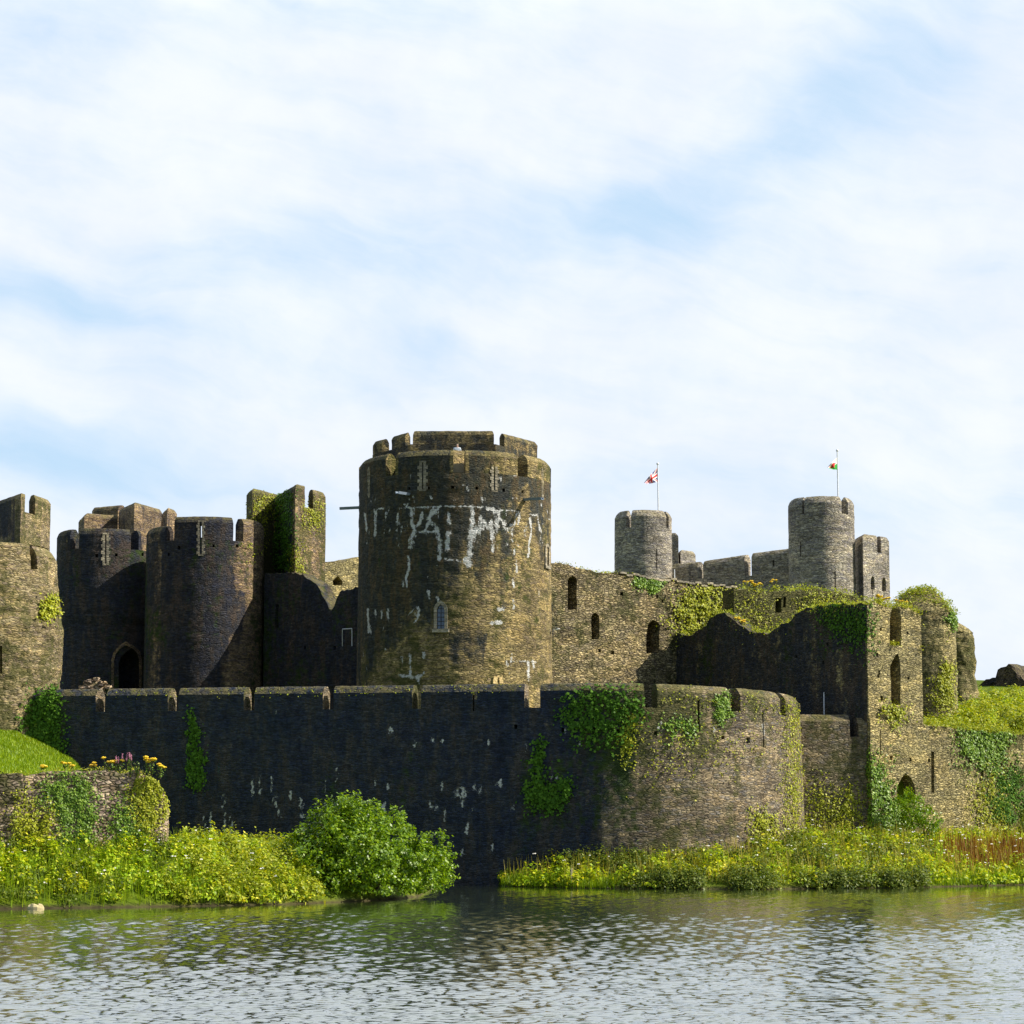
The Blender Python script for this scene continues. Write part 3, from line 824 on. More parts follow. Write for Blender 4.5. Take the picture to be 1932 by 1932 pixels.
dirR = (RD - RC) / np.linalg.norm(RD - RC)
opath = Path(np.linspace(RC + dirR * .02, RC + dirR * 42, 90))
outer = thing('outer_wall', 'sunlit stone wall with pointed doorway right of the ruin, ivy hanging over its overgrown top', 'wall', (*(RC + dirR * 8), 2))
off_o = np.array([dirR[1], -dirR[0]]) * .10
opath = Path(opath.p + off_o)
otop = prof_px([(1640, 1357), (1700, 1360), (1742, 1364), (1745, 1368), (1800, 1374), (1860, 1380), (1932, 1386), (2100, 1400)], opath)
obody = wall_body('rampart', opath, .5, otop, 1.9, M_ruin, outer, ds=.35, dz=.5, amp=.06, seed=23, toprows=3)
door = [(1694, 1516), (1727, 1516), (1727, 1494), (1725, 1481), (1719, 1468), (1709, 1459), (1701, 1468), (1694, 1482), (1692, 1492)]
oholes = [rect(1679, 1684, 1426, 1434), rect(1716, 1720, 1429, 1436), rect(1751, 1755, 1431, 1438), rect(1794, 1797, 1433, 1440), rect(1829, 1833, 1434, 1441), rect(1860, 1863, 1434, 1440), rect(1886, 1890, 1440, 1446), rect(1913, 1916, 1442, 1450), rect(1850, 1856, 1452, 1466)]
cut([obody], [dict(p=door, d=1.5)] + [dict(p=p, d=.5) for p in oholes])
cut([obody], [dict(p=rect(1757, 1763, 1418, 1496), d=.25), dict(p=rect(1660, 1662, 1376, 1425), d=.2)])
set_attr(obody, 'stain_shade', .05 + .25 * ss(proj(world_verts(obody))[:, 0], 1800, 1900))
set_attr(obody, 'moss', .1 + .3 * ss(proj(world_verts(obody))[:, 0], 1780, 1900))

# ---------------------------------------------------------------- round ruins behind
def px_r(px0, px1, Y, py=1230):
    a = XY(px0, Y, py); b = XY(px1, Y, py)
    return (a + b) / 2, (b - a)[0] / 2
c1, r1 = px_r(1683, 1803, 175)
z1 = Z(1158, 175)
zt1 = Z(1112, 175)
rr1 = thing('ruined_tower', 'round ruined tower with a domed grassy top and ivy on its right side', 'ruin', (*c1, 8))
def top1(x, y):
    d = np.hypot(x - c1[0], y - c1[1]) / r1
    return z1 + (zt1 - z1) * np.clip(1 - d ** 2.2, 0, 1) + .16 * fbm(np.stack([x * 1.4, y * 1.4, 0 * x], -1), 4) - .25 * (x - c1[0]) / r1 * (d > .4)
rr1b = drum('shell', c1, [(8, r1 * 1.03), (z1, r1)], (8, z1), M_ruin, rr1, N=120, dz=.4, amp=.10, seed=31, top=top1)
set_attr(rr1b, 'moss', np.full(len(rr1b.data.vertices), .25)); set_attr(rr1b, 'stain_shade', np.full(len(rr1b.data.vertices), .15))
c2, r2 = px_r(1764, 1838, 185)
z2 = Z(1196, 185)
rr2 = thing('ruined_tower', 'small round broken tower stump showing behind the domed ruin at the right', 'ruin', (*c2, 8))
rr2b = drum('shell', c2, [(8, r2 * 1.5), (Z(1330, 185), r2 * 1.35), (Z(1290, 185), r2 * 1.1), (Z(1270, 185), r2), (z2, r2 * .97)], (8, z2), M_ruin, rr2, N=90, dz=.35, amp=.22, seed=37,
            top=lambda x, y: z2 + (Z(1176, 185) - z2) * np.clip(1 - (np.hypot(x - c2[0], y - c2[1]) / r2) ** 2, 0, 1) + .2 * fbm(np.stack([x * 2, y * 2, 0 * x], -1), 6))
set_attr(rr2b, 'moss', np.full(len(rr2b.data.vertices), .4)); set_attr(rr2b, 'stain_shade', np.full(len(rr2b.data.vertices), .3))
# distant heap of fallen masonry
hp = thing('ruin_mound', 'dark craggy lump of fallen masonry on the skyline at the far right', 'ruin', (*XY(1898, 200), 10))
hbp = Path(np.linspace(XY(1834, 203), XY(2010, 199), 60))
hbt = prof_px([(1834, 1318), (1842, 1300), (1850, 1289), (1862, 1281), (1872, 1278), (1879, 1278), (1881, 1268), (1890, 1262), (1900, 1256), (1907, 1252), (1911, 1253), (1912, 1259), (1921, 1262), (1923, 1268), (1921, 1276), (1932, 1284), (1960, 1300), (2010, 1330)], hbp)
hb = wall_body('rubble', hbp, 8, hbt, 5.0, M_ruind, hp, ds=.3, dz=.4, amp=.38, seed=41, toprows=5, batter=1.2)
set_attr(hb, 'stain_shade', np.full(len(hb.data.vertices), .5))

# ---------------------------------------------------------------- inner ward wall running back from the round tower
hpath = Path(np.linspace(XY(1030, 168.5), XY(1420, 181.5), 70))
hall = thing('hall_wall', 'tall sunlit rubble wall with lancet windows running right from the round tower', 'wall', (*XY(1150, 172), 8))
htop = prof_px([(1030, 1062), (1046, 1062), (1075, 1064), (1082, 1072), (1095, 1074), (1130, 1080), (1180, 1085), (1250, 1094), (1330, 1105), (1400, 1113), (1420, 1115)], hpath)
hbody = wall_body('rampart', hpath, 7.0, htop, 1.8, M_hall, hall, ds=.3, dz=.5, amp=.10, seed=61, toprows=3)
win3 = [(1220, 1233), (1243, 1231), (1244, 1200), (1246, 1180), (1240, 1173), (1230, 1170), (1222, 1178), (1219, 1200)]
hp_ = [rect(1170, 1176, 1117, 1124), rect(1129, 1134, 1225, 1231), rect(1153, 1159, 1228, 1235), rect(1248, 1252, 1131, 1137), rect(1238, 1242, 1122, 1129)]
cut([hbody], [dict(p=lancet(1071, 1088.5, 1086, 1150, 10), d=1.5), dict(p=lancet(1115, 1130.5, 1156, 1206, 8), d=1.5), dict(p=win3, d=1.5)] + [dict(p=p, d=.5) for p in hp_])
set_attr(hbody, 'stain_shade', .12 + .2 * (1 - ss(proj(world_verts(hbody))[:, 0], 1045, 1090)))
set_attr(hbody, 'moss', .15 + .45 * ss(proj(world_verts(hbody))[:, 0], 1260, 1330))
# pale capping stones along the wall top
M = Mesh()
for s in np.arange(hpath.s_of_px(1175, 18), hpath.s_of_px(1400, 18), .62):
    p = hpath.at(s)[0]; n = hpath.off(s)[0]; tdir = np.array([-n[1], n[0]])
    zc = float(htop(s)) + .06
    M.add(*box_vf((*(p - n * .45), zc), np.array([*tdir, 0]) * .30, np.array([*n, 0]) * .56, (0, 0, .07)))
M.build('capping', M_dress, hall)

# ---------------------------------------------------------------- the great round tower
TC = XY(858, 168.0, 1100); TR = 182.6 * 168 / F_ * .999
tower = thing('round_tower', 'big round tower streaked with white lime, a person on its battlements, leaded lancet window', 'tower', (*TC, 8))
z_sill = Z(891.5, 168 - TR); z_mt = Z(847, 168 - TR)
tb = drum('drum', TC, [(7, TR * 1.022), (14, TR * 1.010), (20, TR), (z_sill, TR)], (7.0, z_sill), M_tower, tower, N=400, dz=.12, amp=.05, seed=71)
tholes = [rect(770, 774, 919, 924), rect(806, 811, 918, 923.5), rect(851, 857, 916.5, 922), rect(897, 902, 918, 924), rect(947.5, 953, 921.5, 928), rect(984, 988, 925, 930)]
twin = lancet(823.5, 839.5, 1138, 1187, 12)
side = lancet(1033.5, 1036.5, 1035, 1066, 7)
arrows = [(797.5, 872, 924), (932.5, 880, 924)]
cut([tb], [dict(p=p, d=.5) for p in tholes] + [dict(p=twin, d=.28), dict(p=side, d=.5)])
# painted-on-by-water lime runs, following the traces in the photograph
LZ = lambda pts: np.array([(606.9 + a * .2911, 779.5 + b_ * .2911) for a, b_ in pts])
lines = [([(585, 640), (585, 720), (600, 740), (590, 800), (570, 870)], 22), ([(650, 650), (640, 710), (600, 745), (580, 830)], 18),
         ([(725, 640), (695, 680), (715, 715), (745, 750), (765, 830), (765, 880), (765, 940)], 24), ([(975, 615), (980, 700), (965, 760), (960, 800)], 28),
         ([(1000, 740), (970, 830), (960, 900), (955, 985), (930, 950)], 34), ([(1025, 680), (1025, 780)], 20), ([(820, 650), (828, 715)], 20), ([(820, 780), (810, 880)], 28),
         ([(1105, 780), (1110, 890)], 20), ([(345, 630), (345, 800)], 10), ([(280, 650), (290, 760)], 12), ([(490, 680), (495, 720)], 18), ([(560, 920), (570, 1000), (548, 1060), (552, 1130)], 14),
         ([(525, 1090), (530, 1130)], 12), ([(345, 620), (700, 605), (1000, 605), (1300, 640), (1480, 690)], 4.5), ([(1085, 620), (1145, 640), (1140, 700)], 28), ([(1280, 640), (1275, 720)], 14),
         ([(1350, 680), (1360, 760), (1345, 850), (1340, 930)], 11), ([(1260, 960), (1265, 1030)], 12), ([(1240, 1080), (1245, 1130)], 12), ([(300, 1270), (305, 1420)], 12), ([(345, 1280), (350, 1330)], 11),
         ([(388, 1280), (388, 1330)], 11), ([(428, 1265), (430, 1340)], 12), ([(625, 1260), (630, 1300), (610, 1350)], 16), ([(550, 1320), (600, 1270)], 8), ([(520, 1580), (525, 1620)], 12), ([(570, 1550), (575, 1720)], 12),
         ([(660, 1550), (660, 1585)], 16), ([(500, 1695), (560, 1710), (625, 1710), (660, 1695)], 16), ([(625, 1700), (625, 1740)], 20), ([(1110, 1360), (1160, 1360)], 22), ([(1150, 1270), (1175, 1270)], 20),
         ([(1240, 1210), (1245, 1270)], 11), ([(1235, 1610), (1390, 1610)], 8), ([(1340, 1610), (1340, 1740)], 13), ([(1370, 1600), (1375, 1650)], 11), ([(690, 1150), (700, 1200)], 13), ([(750, 1190), (762, 1235)], 11),
         ([(600, 915), (760, 915)], 6), ([(800, 945), (900, 960)], 10), ([(940, 480), (948, 505)], 12), ([(1035, 540), (1040, 570)], 12), ([(860, 470), (930, 468)], 4), ([(1220, 390), (1260, 400)], 12),
         ([(1460, 370), (1470, 400)], 10), ([(735, 720), (690, 715), (670, 760)], 12), ([(630, 770), (720, 770)], 14), ([(300, 1360), (320, 1420)], 14), ([(1250, 880), (1245, 920)], 10)]
V = world_verts(tb); px = proj(V)
front = (V[:, 1] < TC[1] + .5)
lime = np.zeros(len(V)); idx = np.where(front)[0]; pf = px[idx]
for pts, w in lines:
    L = LZ(pts); w = w * .2911 * .5
    best = np.full(len(idx), 1e9)
    for a_, b_ in zip(L[:-1], L[1:]):
        ab = b_ - a_; t_ = np.clip(((pf - a_) @ ab) / (ab @ ab), 0, 1)
        best = np.minimum(best, np.hypot(*(pf - a_ - t_[:, None] * ab).T))
    lime[idx] = np.maximum(lime[idx], np.clip(1.2 - best / (w * 1.8), 0, 1))
# a scatter of drips in the band below the string course
band = ss(px[:, 1], 950, 962) * (1 - ss(px[:, 1], 985, 1060)) + .55 * ss(px[:, 1], 930, 940) * (1 - ss(px[:, 1], 945, 952))
sp_ = fbm(np.stack([V[:, 0] * 2.6, V[:, 1] * 2.6, V[:, 2] * .9], -1), 21)
lime = np.maximum(lime, band * ss(sp_, .20, .45) * .8)
sp2 = fbm(np.stack([V[:, 0] * 3.4, V[:, 1] * 3.4, V[:, 2] * 1.5], -1), 27)
lime = np.maximum(lime, .75 * ss(sp2, .46, .62) * (.35 + .65 * (fbm(V * .4, 28) > .1)))
set_attr(tb, 'lime', lime)
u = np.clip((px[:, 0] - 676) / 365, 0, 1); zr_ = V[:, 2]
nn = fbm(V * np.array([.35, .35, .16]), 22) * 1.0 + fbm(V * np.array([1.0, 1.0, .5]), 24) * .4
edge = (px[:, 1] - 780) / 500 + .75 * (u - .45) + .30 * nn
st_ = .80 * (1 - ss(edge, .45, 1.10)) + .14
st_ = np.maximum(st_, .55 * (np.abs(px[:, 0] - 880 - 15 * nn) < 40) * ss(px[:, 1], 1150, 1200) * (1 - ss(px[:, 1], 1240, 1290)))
set_attr(tb, 'stain_shade', st_)  # real dark growth up top, plus shade painted toward the left
set_attr(tb, 'moss', .22 * ss(px[:, 1], 1060, 1180) * (1 - ss(u, .3, .8)) + .12)
tpath = Path(arc(TC, TR, -200, 160.0001, 360))
# merlons: the seen gaps, then evenly round the back
gs = [(728, 746), (855, 878.5), (977, 995.5)]
gg = [(tpath.s_of_px(a_, z_sill + .8), tpath.s_of_px(b_, z_sill + .8)) for a_, b_ in gs]
pitch_ = (gg[2][0] - gg[0][0]) / 2; wg = gg[1][1] - gg[1][0]
allg = [(gg[0][0] - pitch_ * k, gg[0][0] - pitch_ * k + wg) for k in (2, 1)] + gg + [(gg[2][0] + pitch_ * k, gg[2][0] + pitch_ * k + wg) for k in (1, 2, 3)]
allg = [g_ for g_ in allg if g_[0] > 0.1 and g_[1] < tpath.L - .1]
tmer = []
bounds = [0.0] + [x for g_ in allg for x in g_] + [tpath.L]
for i in range(0, len(bounds) - 1, 2):
    tmer.append(merlon(tpath, bounds[i], bounds[i + 1], z_sill, z_mt, 1.0, M_tower, tower, cham=.42, seed=80 + i, narrow=.42))
for o in tmer: set_attr(o, 'stain_shade', .35 + .5 * (1 - ss((proj(world_verts(o))[:, 0] - 676) / 365, .5, .9))); set_attr(o, 'moss', np.full(len(o.data.vertices), .3))  # merlon stain with painted shade, easing toward the sunlit right
sunlit_ends(tmer, tpath)
# dressed arrow loops in the merlons
def arrow_loop(bv, px0, y0, y1, wpx, parent, mat=M_dress, slit=.10, name='arrow_loop', foot=False):
    p, n, tt = tangent(bv, px0, (y0 + y1) / 2)
    M = Mesh(); yy = np.linspace(y0, y1, max(4, int((y1 - y0) / 6)) + 1)
    for i in range(len(yy) - 1):
        ww = wpx * (1.0 if i % 2 else .62)
        if foot and i >= len(yy) - 2: ww = wpx * 1.1
        for sx in (-1, 1):
            a_ = onplane(p, n, px0, yy[i]); b_ = onplane(p, n, px0, yy[i + 1])
            h_ = hit(bv, px0 + sx * ww * .25, (yy[i] + yy[i + 1]) / 2)
            q0 = (a_ + b_) / 2
            wm = ww / 2 * p[1] / F_
            cc = q0 + tt * sx * (slit / 2 + wm / 2)
            dist = ((h_[0] - cc) @ n) if h_ is not None else 0
            M.add(*box_vf(cc + n * min(.12, max(-.12, dist)), tt * (wm / 2 - .004), n * .035, np.array([0, 0, (a_[2] - b_[2]) / 2 - .006])))
    for y_a, y_b in ((y0 - 2.5, y0 + .6), (y1 - .6, y1 + 2.5)):
        a_, b_ = onplane(p, n, px0, y_a), onplane(p, n, px0, y_b)
        M.add(*box_vf((a_ + b_) / 2, tt * (wpx * .5 * p[1] / F_ * .8), n * .032, np.array([0, 0, (a_[2] - b_[2]) / 2])))
    o = M.build(name, mat, parent)
    return o
bt = bvh_of([tb] + tmer)
for ax, a0, a1, w in [(797.5, 872, 924, 18), (932.5, 880, 925, 16), (1023, 886, 938, 5), (696.5, 884, 936, 5)]:
    arrow_loop(bt, ax, a0, a1, w, tower)
for ax, a0, a1 in [(797.5, 898, 922), (932.5, 898, 922)]:
    tg = [o for o in [tb] + tmer if np.min(np.linalg.norm(world_verts(o) - hit(bt, ax, (a0 + a1) / 2)[0], axis=1)) < .8]
    for o in tg:
        if o is not tb: cut([o], [dict(p=rect(ax - .9, ax + .9, a0, a1), d=.4)], bvh=bt)
# yellow new loop near the foot
p, n, tt = tangent(bt, 939.5, 1283)
M = Mesh()
for i, (x0, x1, y0, y1) in enumerate([(930, 937.5, 1281, 1290), (942, 949, 1283, 1290), (931, 938, 1276.5, 1281), (941.2, 947, 1277, 1283), (937.6, 941.8, 1274.5, 1278)]):
    a_, b_ = onplane(p, n, x0, y1), onplane(p, n, x1, y0); c_ = (a_ + b_) / 2
    M.add(*box_vf(c_, tt * abs((b_ - a_) @ tt) / 2, n * .05, (0, 0, abs(b_[2] - a_[2]) / 2 - .003)))
M.build('arrow_loop', M_yellow, tower, label='new yellow stone loop low on the tower')
# leaded window
p, n, tt = tangent(bt, 847, 1165); p2, _, _ = tangent(bt, 831.5, 1195)
p, n, tt = tangent(bvh_of([tb]), 845, 1160); pw = onplane(p, n, 831.5, 1163)
h0 = hit(bvh_of([tb]), 820, 1160)[0]; h1_ = hit(bvh_of([tb]), 843, 1160)[0]
tt = h1_ - h0; tt[2] = 0; tt /= np.linalg.norm(tt); n = np.array([tt[1], -tt[0], 0]); p = h0
def plate(poly, d0, d1, pp, nn_):
    pts = np.array([onplane(pp, nn_, *k) for k in poly])
    return loft([pts + nn_ * d0, pts + nn_ * d1])
wf = Mesh()
outl = lancet(818.5, 844.5, 1133, 1188, 15); inn = lancet(824.2, 838.8, 1140, 1187, 11)
po = np.array([onplane(p, n, *k) for k in outl]); pi_ = np.array([onplane(p, n, *k) for k in inn])
RR = [np.concatenate([po[i:i + 1] + n * .05, pi_[i:i + 1] + n * .05, pi_[i:i + 1] - n * .2, po[i:i + 1] - n * .1]) for i in list(range(1, len(po))) + [0]]
wf.add(*loft(RR))
a_, b_ = onplane(p, n, 816, 1193.5), onplane(p, n, 847.5, 1186.5); c_ = (a_ + b_) / 2
wf.add(*box_vf(c_ + n * .06, tt * abs((b_ - a_) @ tt) / 2, n * .16, (0, 0, abs(b_[2] - a_[2]) / 2)))
wfo = wf.build('window', M_dress, tower)
gl = Mesh().add(*plate(lancet(824.6, 838.4, 1140.5, 1186.5, 11), -.17, -.15, p, n)); gl.build('pane', M_glass, wfo)
bars = Mesh()
for y_ in (1148, 1156, 1164, 1172, 1180):
    a_, b_ = onplane(p, n, 824.5, y_), onplane(p, n, 838.5, y_); bars.add(*box_vf((a_ + b_) / 2 - n * .135, (b_ - a_) / 2, n * .012, (0, 0, .02)))
a_, b_ = onplane(p, n, 831.5, 1186), onplane(p, n, 831.5, 1141); bars.add(*box_vf((a_ + b_) / 2 - n * .13, tt * .022, n * .012, (b_ - a_) / 2))
bars.build('glazing_bars', M_lead_bar, wfo)
# pale surround of the side window
bs = bvh_of([tb])
hh = hit(bs, 1033, 1050)
th_ = math.asin(np.clip((hh[0][0] - TC[0]) / TR, -1, 1))
M = Mesh()
for dth, z0_, z1_ in [(-.085, 1069, 1036), (.03, 1069, 1036)]:
    a_ = th_ + dth; zz0, zz1 = Z(z0_, hh[0][1]), Z(z1_, hh[0][1])
    n_ = np.array([sin(a_), -cos(a_), 0]); t_ = np.array([cos(a_), sin(a_), 0])
    M.add(*box_vf((TC[0] + TR * sin(a_), TC[1] - TR * cos(a_), (zz0 + zz1) / 2), t_ * .16, n_ * .10, (0, 0, (zz1 - zz0) / 2)))
a_ = th_ - .03; n_ = np.array([sin(a_), -cos(a_), 0]); t_ = np.array([cos(a_), sin(a_), 0])
M.add(*box_vf((TC[0] + TR * sin(a_), TC[1] - TR * cos(a_), Z(1072, hh[0][1])), t_ * .60, n_ * .13, (0, 0, .10)))
for k in (-.3, .3): M.add(*box_vf(np.array((TC[0] + TR * sin(a_), TC[1] - TR * cos(a_), Z(1032.5, hh[0][1]))) + t_ * k * .8, t_ * .24 + np.array([0, 0, -k * .3]), n_ * .09, np.array([0, 0, .11])))
M.build('window', M_dress, tower)
# lead rain spouts
def spout(bv, px0, py0, L, parent, droop=.06, w=.16, dirn=None):
    h_ = hit(bv, px0, py0); nrm = h_[1].copy() if dirn is None else np.array(dirn, float); nrm[2] = 0; nrm /= np.linalg.norm(nrm)
    t_ = np.array([-nrm[1], nrm[0], 0]); a_ = h_[0] - nrm * .3; e_ = h_[0] + nrm * L + np.array([0, 0, -droop])
    rings = []
    for k in np.linspace(0, 1, 4):
        c_ = a_ + (e_ - a_) * k
        sec = [(-w, .07), (-w * .7, -.10), (w * .7, -.10), (w, .07), (w * .72, .07), (w * .5, -.05), (-w * .5, -.05), (-w * .72, .07)]
        rings.append(np.array([c_ + t_ * s_[0] + np.array([0, 0, s_[1]]) for s_ in sec]))
    V, F = loft(rings)
    return obj('rain_spout', V, F, M_lead, parent)
spout(bs, 771, 932, 1.5, tower); 
spout(bs, 990, 942, 1.55, tower)
spout(bs, 677.5, 957, 1.35, tower, dirn=(-1, .10, 0))
# raised hexagonal cap-house behind the parapet
HC = np.array([XY(855, 168)[0], 170.6]); hr = 157 * 170.6 / F_
ang = [-150, -90 , -30, 30, 90, 150, 210]
hx = Path(np.array([[HC[0] + hr * sin(radians(k)), HC[1] - hr * cos(radians(k))] for k in ang]))
z_hs = Z(838, HC[1] - hr * .87); z_ht = Z(812, HC[1] - hr * .87)
thb = wall_body('cap_house', hx, z_sill - .3, z_hs, 1.0, M_tower, tower, ds=.4, dz=.5, amp=.02)
def hs(px_, seg_):
    q = np.linspace(hx.s[seg_], hx.s[seg_ + 1], 300); p_ = hx.at(q)
    return q[np.argmin(np.abs(proj(np.column_stack([p_, np.full(300, z_hs + .5)]))[:, 0] - px_))]
capm = [(hs(779, 2), hs(932, 2)), (hs(952, 3), hx.s[4] + 1.6), (hx.s[1] + .05, hs(721, 1)), (hs(739, 1), hs(765, 1))]
for i, (a_, b_) in enumerate(capm):
    o = merlon(hx, a_, b_, z_hs, z_ht + .0, .5, M_tower, tower, cham=.30, seed=120 + i, narrow=.42)
    set_attr(o, 'stain_shade', np.full(len(o.data.vertices), .62))
set_attr(thb, 'stain_shade', np.full(len(thb.data.vertices), .7))

stp = Path(np.linspace(XY(853.5, 163.3), XY(880.5, 163.9), 6))
o = merlon(stp, 0, stp.L, z_sill, Z(851, 164), .5, M_tower, tower, cham=.25, seed=135, name='stub_wall'); set_attr(o, 'stain_shade', np.full(len(o.data.vertices), .1))
# ---------------------------------------------------------------- west gatehouse: two drums, stair turret
gate = thing('gatehouse', 'dark twin drum gatehouse with pointed doorway and an ivy streaked stair turret', 'gatehouse', (*XY(290, 182), 8))
GLc, GLr = px_r(107, 287, 187.5, 1100); GRc, GRr = px_r(276, 496, 183.5, 1100)
zls = Z(1034, 187.5 - GLr); zlt = Z(996, 187.5 - GLr); zrs = Z(1018, 183.5 - GRr); zrt = Z(973.5, 183.5 - GRr)
zst = Z(1172, 187.5)
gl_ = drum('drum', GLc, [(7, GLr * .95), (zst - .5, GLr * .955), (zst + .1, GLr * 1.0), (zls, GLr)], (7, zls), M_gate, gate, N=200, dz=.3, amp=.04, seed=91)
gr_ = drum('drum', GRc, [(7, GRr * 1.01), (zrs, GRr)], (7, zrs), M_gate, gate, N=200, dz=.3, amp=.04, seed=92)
arch = [(228, 1310), (275, 1310), (275, 1250), (272, 1238), (263, 1229), (251, 1223), (240, 1229), (231, 1240), (228, 1252)]
arch_o = [(223, 1310), (278, 1310), (279, 1250), (276, 1234), (265, 1224), (251, 1216), (238, 1224), (227, 1236), (223, 1250)]
gholes = [rect(180, 185, 1045, 1052), rect(217, 222, 1044, 1050), rect(267, 271, 1043, 1049)]
gholesr = [rect(335, 340, 1030, 1037), rect(401, 405, 1027, 1033), rect(445, 450, 1027, 1033), rect(316, 320, 1043, 1049)]
cut([gl_], [dict(p=arch, d=2.4)] + [dict(p=p, d=.5) for p in gholes])
cut([gr_], [dict(p=p, d=.5) for p in gholesr])
bg_ = bvh_of([gl_]); p, n, tt = tangent(bg_, 226, 1290)
po = np.array([onplane(p, n, *k) for k in arch_o]); pi_ = np.array([onplane(p, n, *k) for k in arch])
def snap_r(Q, rr):   # seat the arch stones on the curved face
    Q = Q.copy(); dx = np.clip((Q[:, 0] - GLc[0]) / GLr, -.999, .999); Q[:, 1] = GLc[1] - GLr * .96 * np.sqrt(1 - dx ** 2) + rr; return Q
M = Mesh()
RR = np.stack([snap_r(po, -.10), snap_r(pi_, -.10), snap_r(pi_, .30), snap_r(po, .2)], 1)
M.add(*loft(list(RR[1:]) + [RR[0]]))
M.build('door_arch', M_gate, gate, label='worn pointed stone arch round the dark doorway')
def ring_mer(c, r, gaps_, zs, zt, thick, mat, parent, a0=-180, seed=0, cham=.42, extra=3, n_=240):
    pth = Path(arc(c, r, a0, a0 + 360 - .001, n_))
    gg_ = [(pth.s_of_px(a_, zs + .6), pth.s_of_px(b_, zs + .6)) for a_, b_ in gaps_]
    return pth, gg_
pL, ggL = ring_mer(GLc, GLr, [(132, 149), (247, 262)], zls, zlt, .9, M_gate, gate)
pR, ggR = ring_mer(GRc, GRr, [(311, 328.5), (440, 459)], zrs, zrt, .9, M_gate, gate)
gmer = []
bL = [pL.L * .12, ggL[0][0], ggL[0][1], ggL[1][0], ggL[1][1], pL.L * .66]
for i in range(0, 6, 2): gmer.append(merlon(pL, bL[i], bL[i + 1], zls, zlt, .9, M_gate, gate, seed=140 + i))
bR = [pR.L * .28, ggR[0][0], ggR[0][1], ggR[1][0], ggR[1][1], pR.L * .80]
for i in range(0, 6, 2): gmer.append(merlon(pR, bR[i], bR[i + 1], zrs, (zrt if i else Z(989, 183.5 - GRr)), .9, M_gate, gate, seed=150 + i))
cut([gmer[4]], [dict(p=rect(377, 381, 990, 1014), d=2.0)])
bgm = bvh_of([gl_, gr_] + gmer)
arrow_loop(bgm, 199.5, 1008, 1064, 15, gate, slit=.10); arrow_loop(bgm, 378.8, 984, 1046, 12, gate, slit=.16)
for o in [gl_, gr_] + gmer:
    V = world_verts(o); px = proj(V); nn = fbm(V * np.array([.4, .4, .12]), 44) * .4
    st_ = .95 - .85 * ss(px[:, 0] / 60 + nn * 3, 6.9, 7.7) - .35 * (np.abs(px[:, 0] - 290 + 30 * nn) < 14)  # dark stain, cleared in a strip painted as sunlit on the right drum
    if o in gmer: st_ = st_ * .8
    set_attr(o, 'stain_shade', np.clip(st_, .1, 1))
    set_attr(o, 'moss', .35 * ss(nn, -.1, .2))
# raised blocks behind the drums
def block(name, corners, zb, zs, zt, gaps_, thick, mat, parent, seed=0, cham=.35, narrow=.3):
    pth = Path(np.array(corners, float)); out_ = [wall_body(name, pth, zb, zs, thick, mat, parent, ds=.4, dz=.6, amp=.03, seed=seed)]
    bd = [0.0]
    for k, a_, b_ in gaps_:
        q = np.linspace(pth.s[k], pth.s[k + 1], 400); pp = proj(np.column_stack([pth.at(q), np.full(400, zs + .5)]))[:, 0]
        bd += [q[np.argmin(np.abs(pp - a_))], q[np.argmin(np.abs(pp - b_))]]
    bd.append(pth.L)
    for i in range(0, len(bd) - 1, 2):
        if bd[i + 1] - bd[i] > .15: out_.append(merlon(pth, bd[i], bd[i + 1], zs, zt if not callable(zt) else zt(i // 2), thick, mat, parent, cham=cham, seed=seed + i, narrow=narrow))
    return out_
blkA = block('rear_parapet', [XY(215.5, 194), XY(245, 189.5), XY(298, 194.5), XY(298, 200)], 14, Z(985, 190), Z(947, 190), [], .8, M_gate, gate, seed=201)
blkB = block('rear_parapet', [XY(139, 195.5), XY(150, 191.5), XY(214, 193.5)], 14, Z(990, 192), Z(968, 192), [], .9, M_gate, gate, seed=211)
blkC = block('rear_parapet', [XY(165, 198.5), XY(214, 197)], 14, Z(975, 197), Z(952.5, 197), [], .9, M_gate, gate, seed=221)
blkD = block('rear_parapet', [XY(297, 190.5), XY(308, 187.5), XY(326.5, 189.5)], 14, Z(980, 188), Z(957, 188), [], .9, M_gate, gate, seed=231)
blkE = block('parapet', [XY(459, 187.0), XY(470, 184.6), XY(530, 189.5)], 12, Z(958, 185), lambda i: Z(948, 185) if i == 0 else Z(920, 185), [(0, 459.5, 459.8)], .9, M_gate, gate, seed=241)
for o in blkA + blkB + blkC + blkD: set_attr(o, 'stain_shade', np.full(len(o.data.vertices), .35))
for o in blkE: set_attr(o, 'stain_shade', np.full(len(o.data.vertices), .12)); set_attr(o, 'moss', np.full(len(o.data.vertices), .9))
# stair turret, corner towards the viewer
TQ = [XY(514, 188.0), XY(552, 181.2), XY(610.5, 185.5), XY(602, 195)]
tur = block('stair_turret', TQ, 7.5, Z(955, 182), lambda i: [Z(913.5, 182), Z(920, 183)][min(i, 1)], [(1, 575, 591)], .9, M_gate, gate, seed=251, cham=.4)
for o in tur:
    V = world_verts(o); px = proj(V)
    set_attr(o, 'stain_shade', np.where(px[:, 0] < 551, .85, .05)); set_attr(o, 'moss', np.where(px[:, 0] < 551, .75, .4 * ss(px[:, 1], 0, 1)))  # left face painted darker as shade, right face kept pale as lit
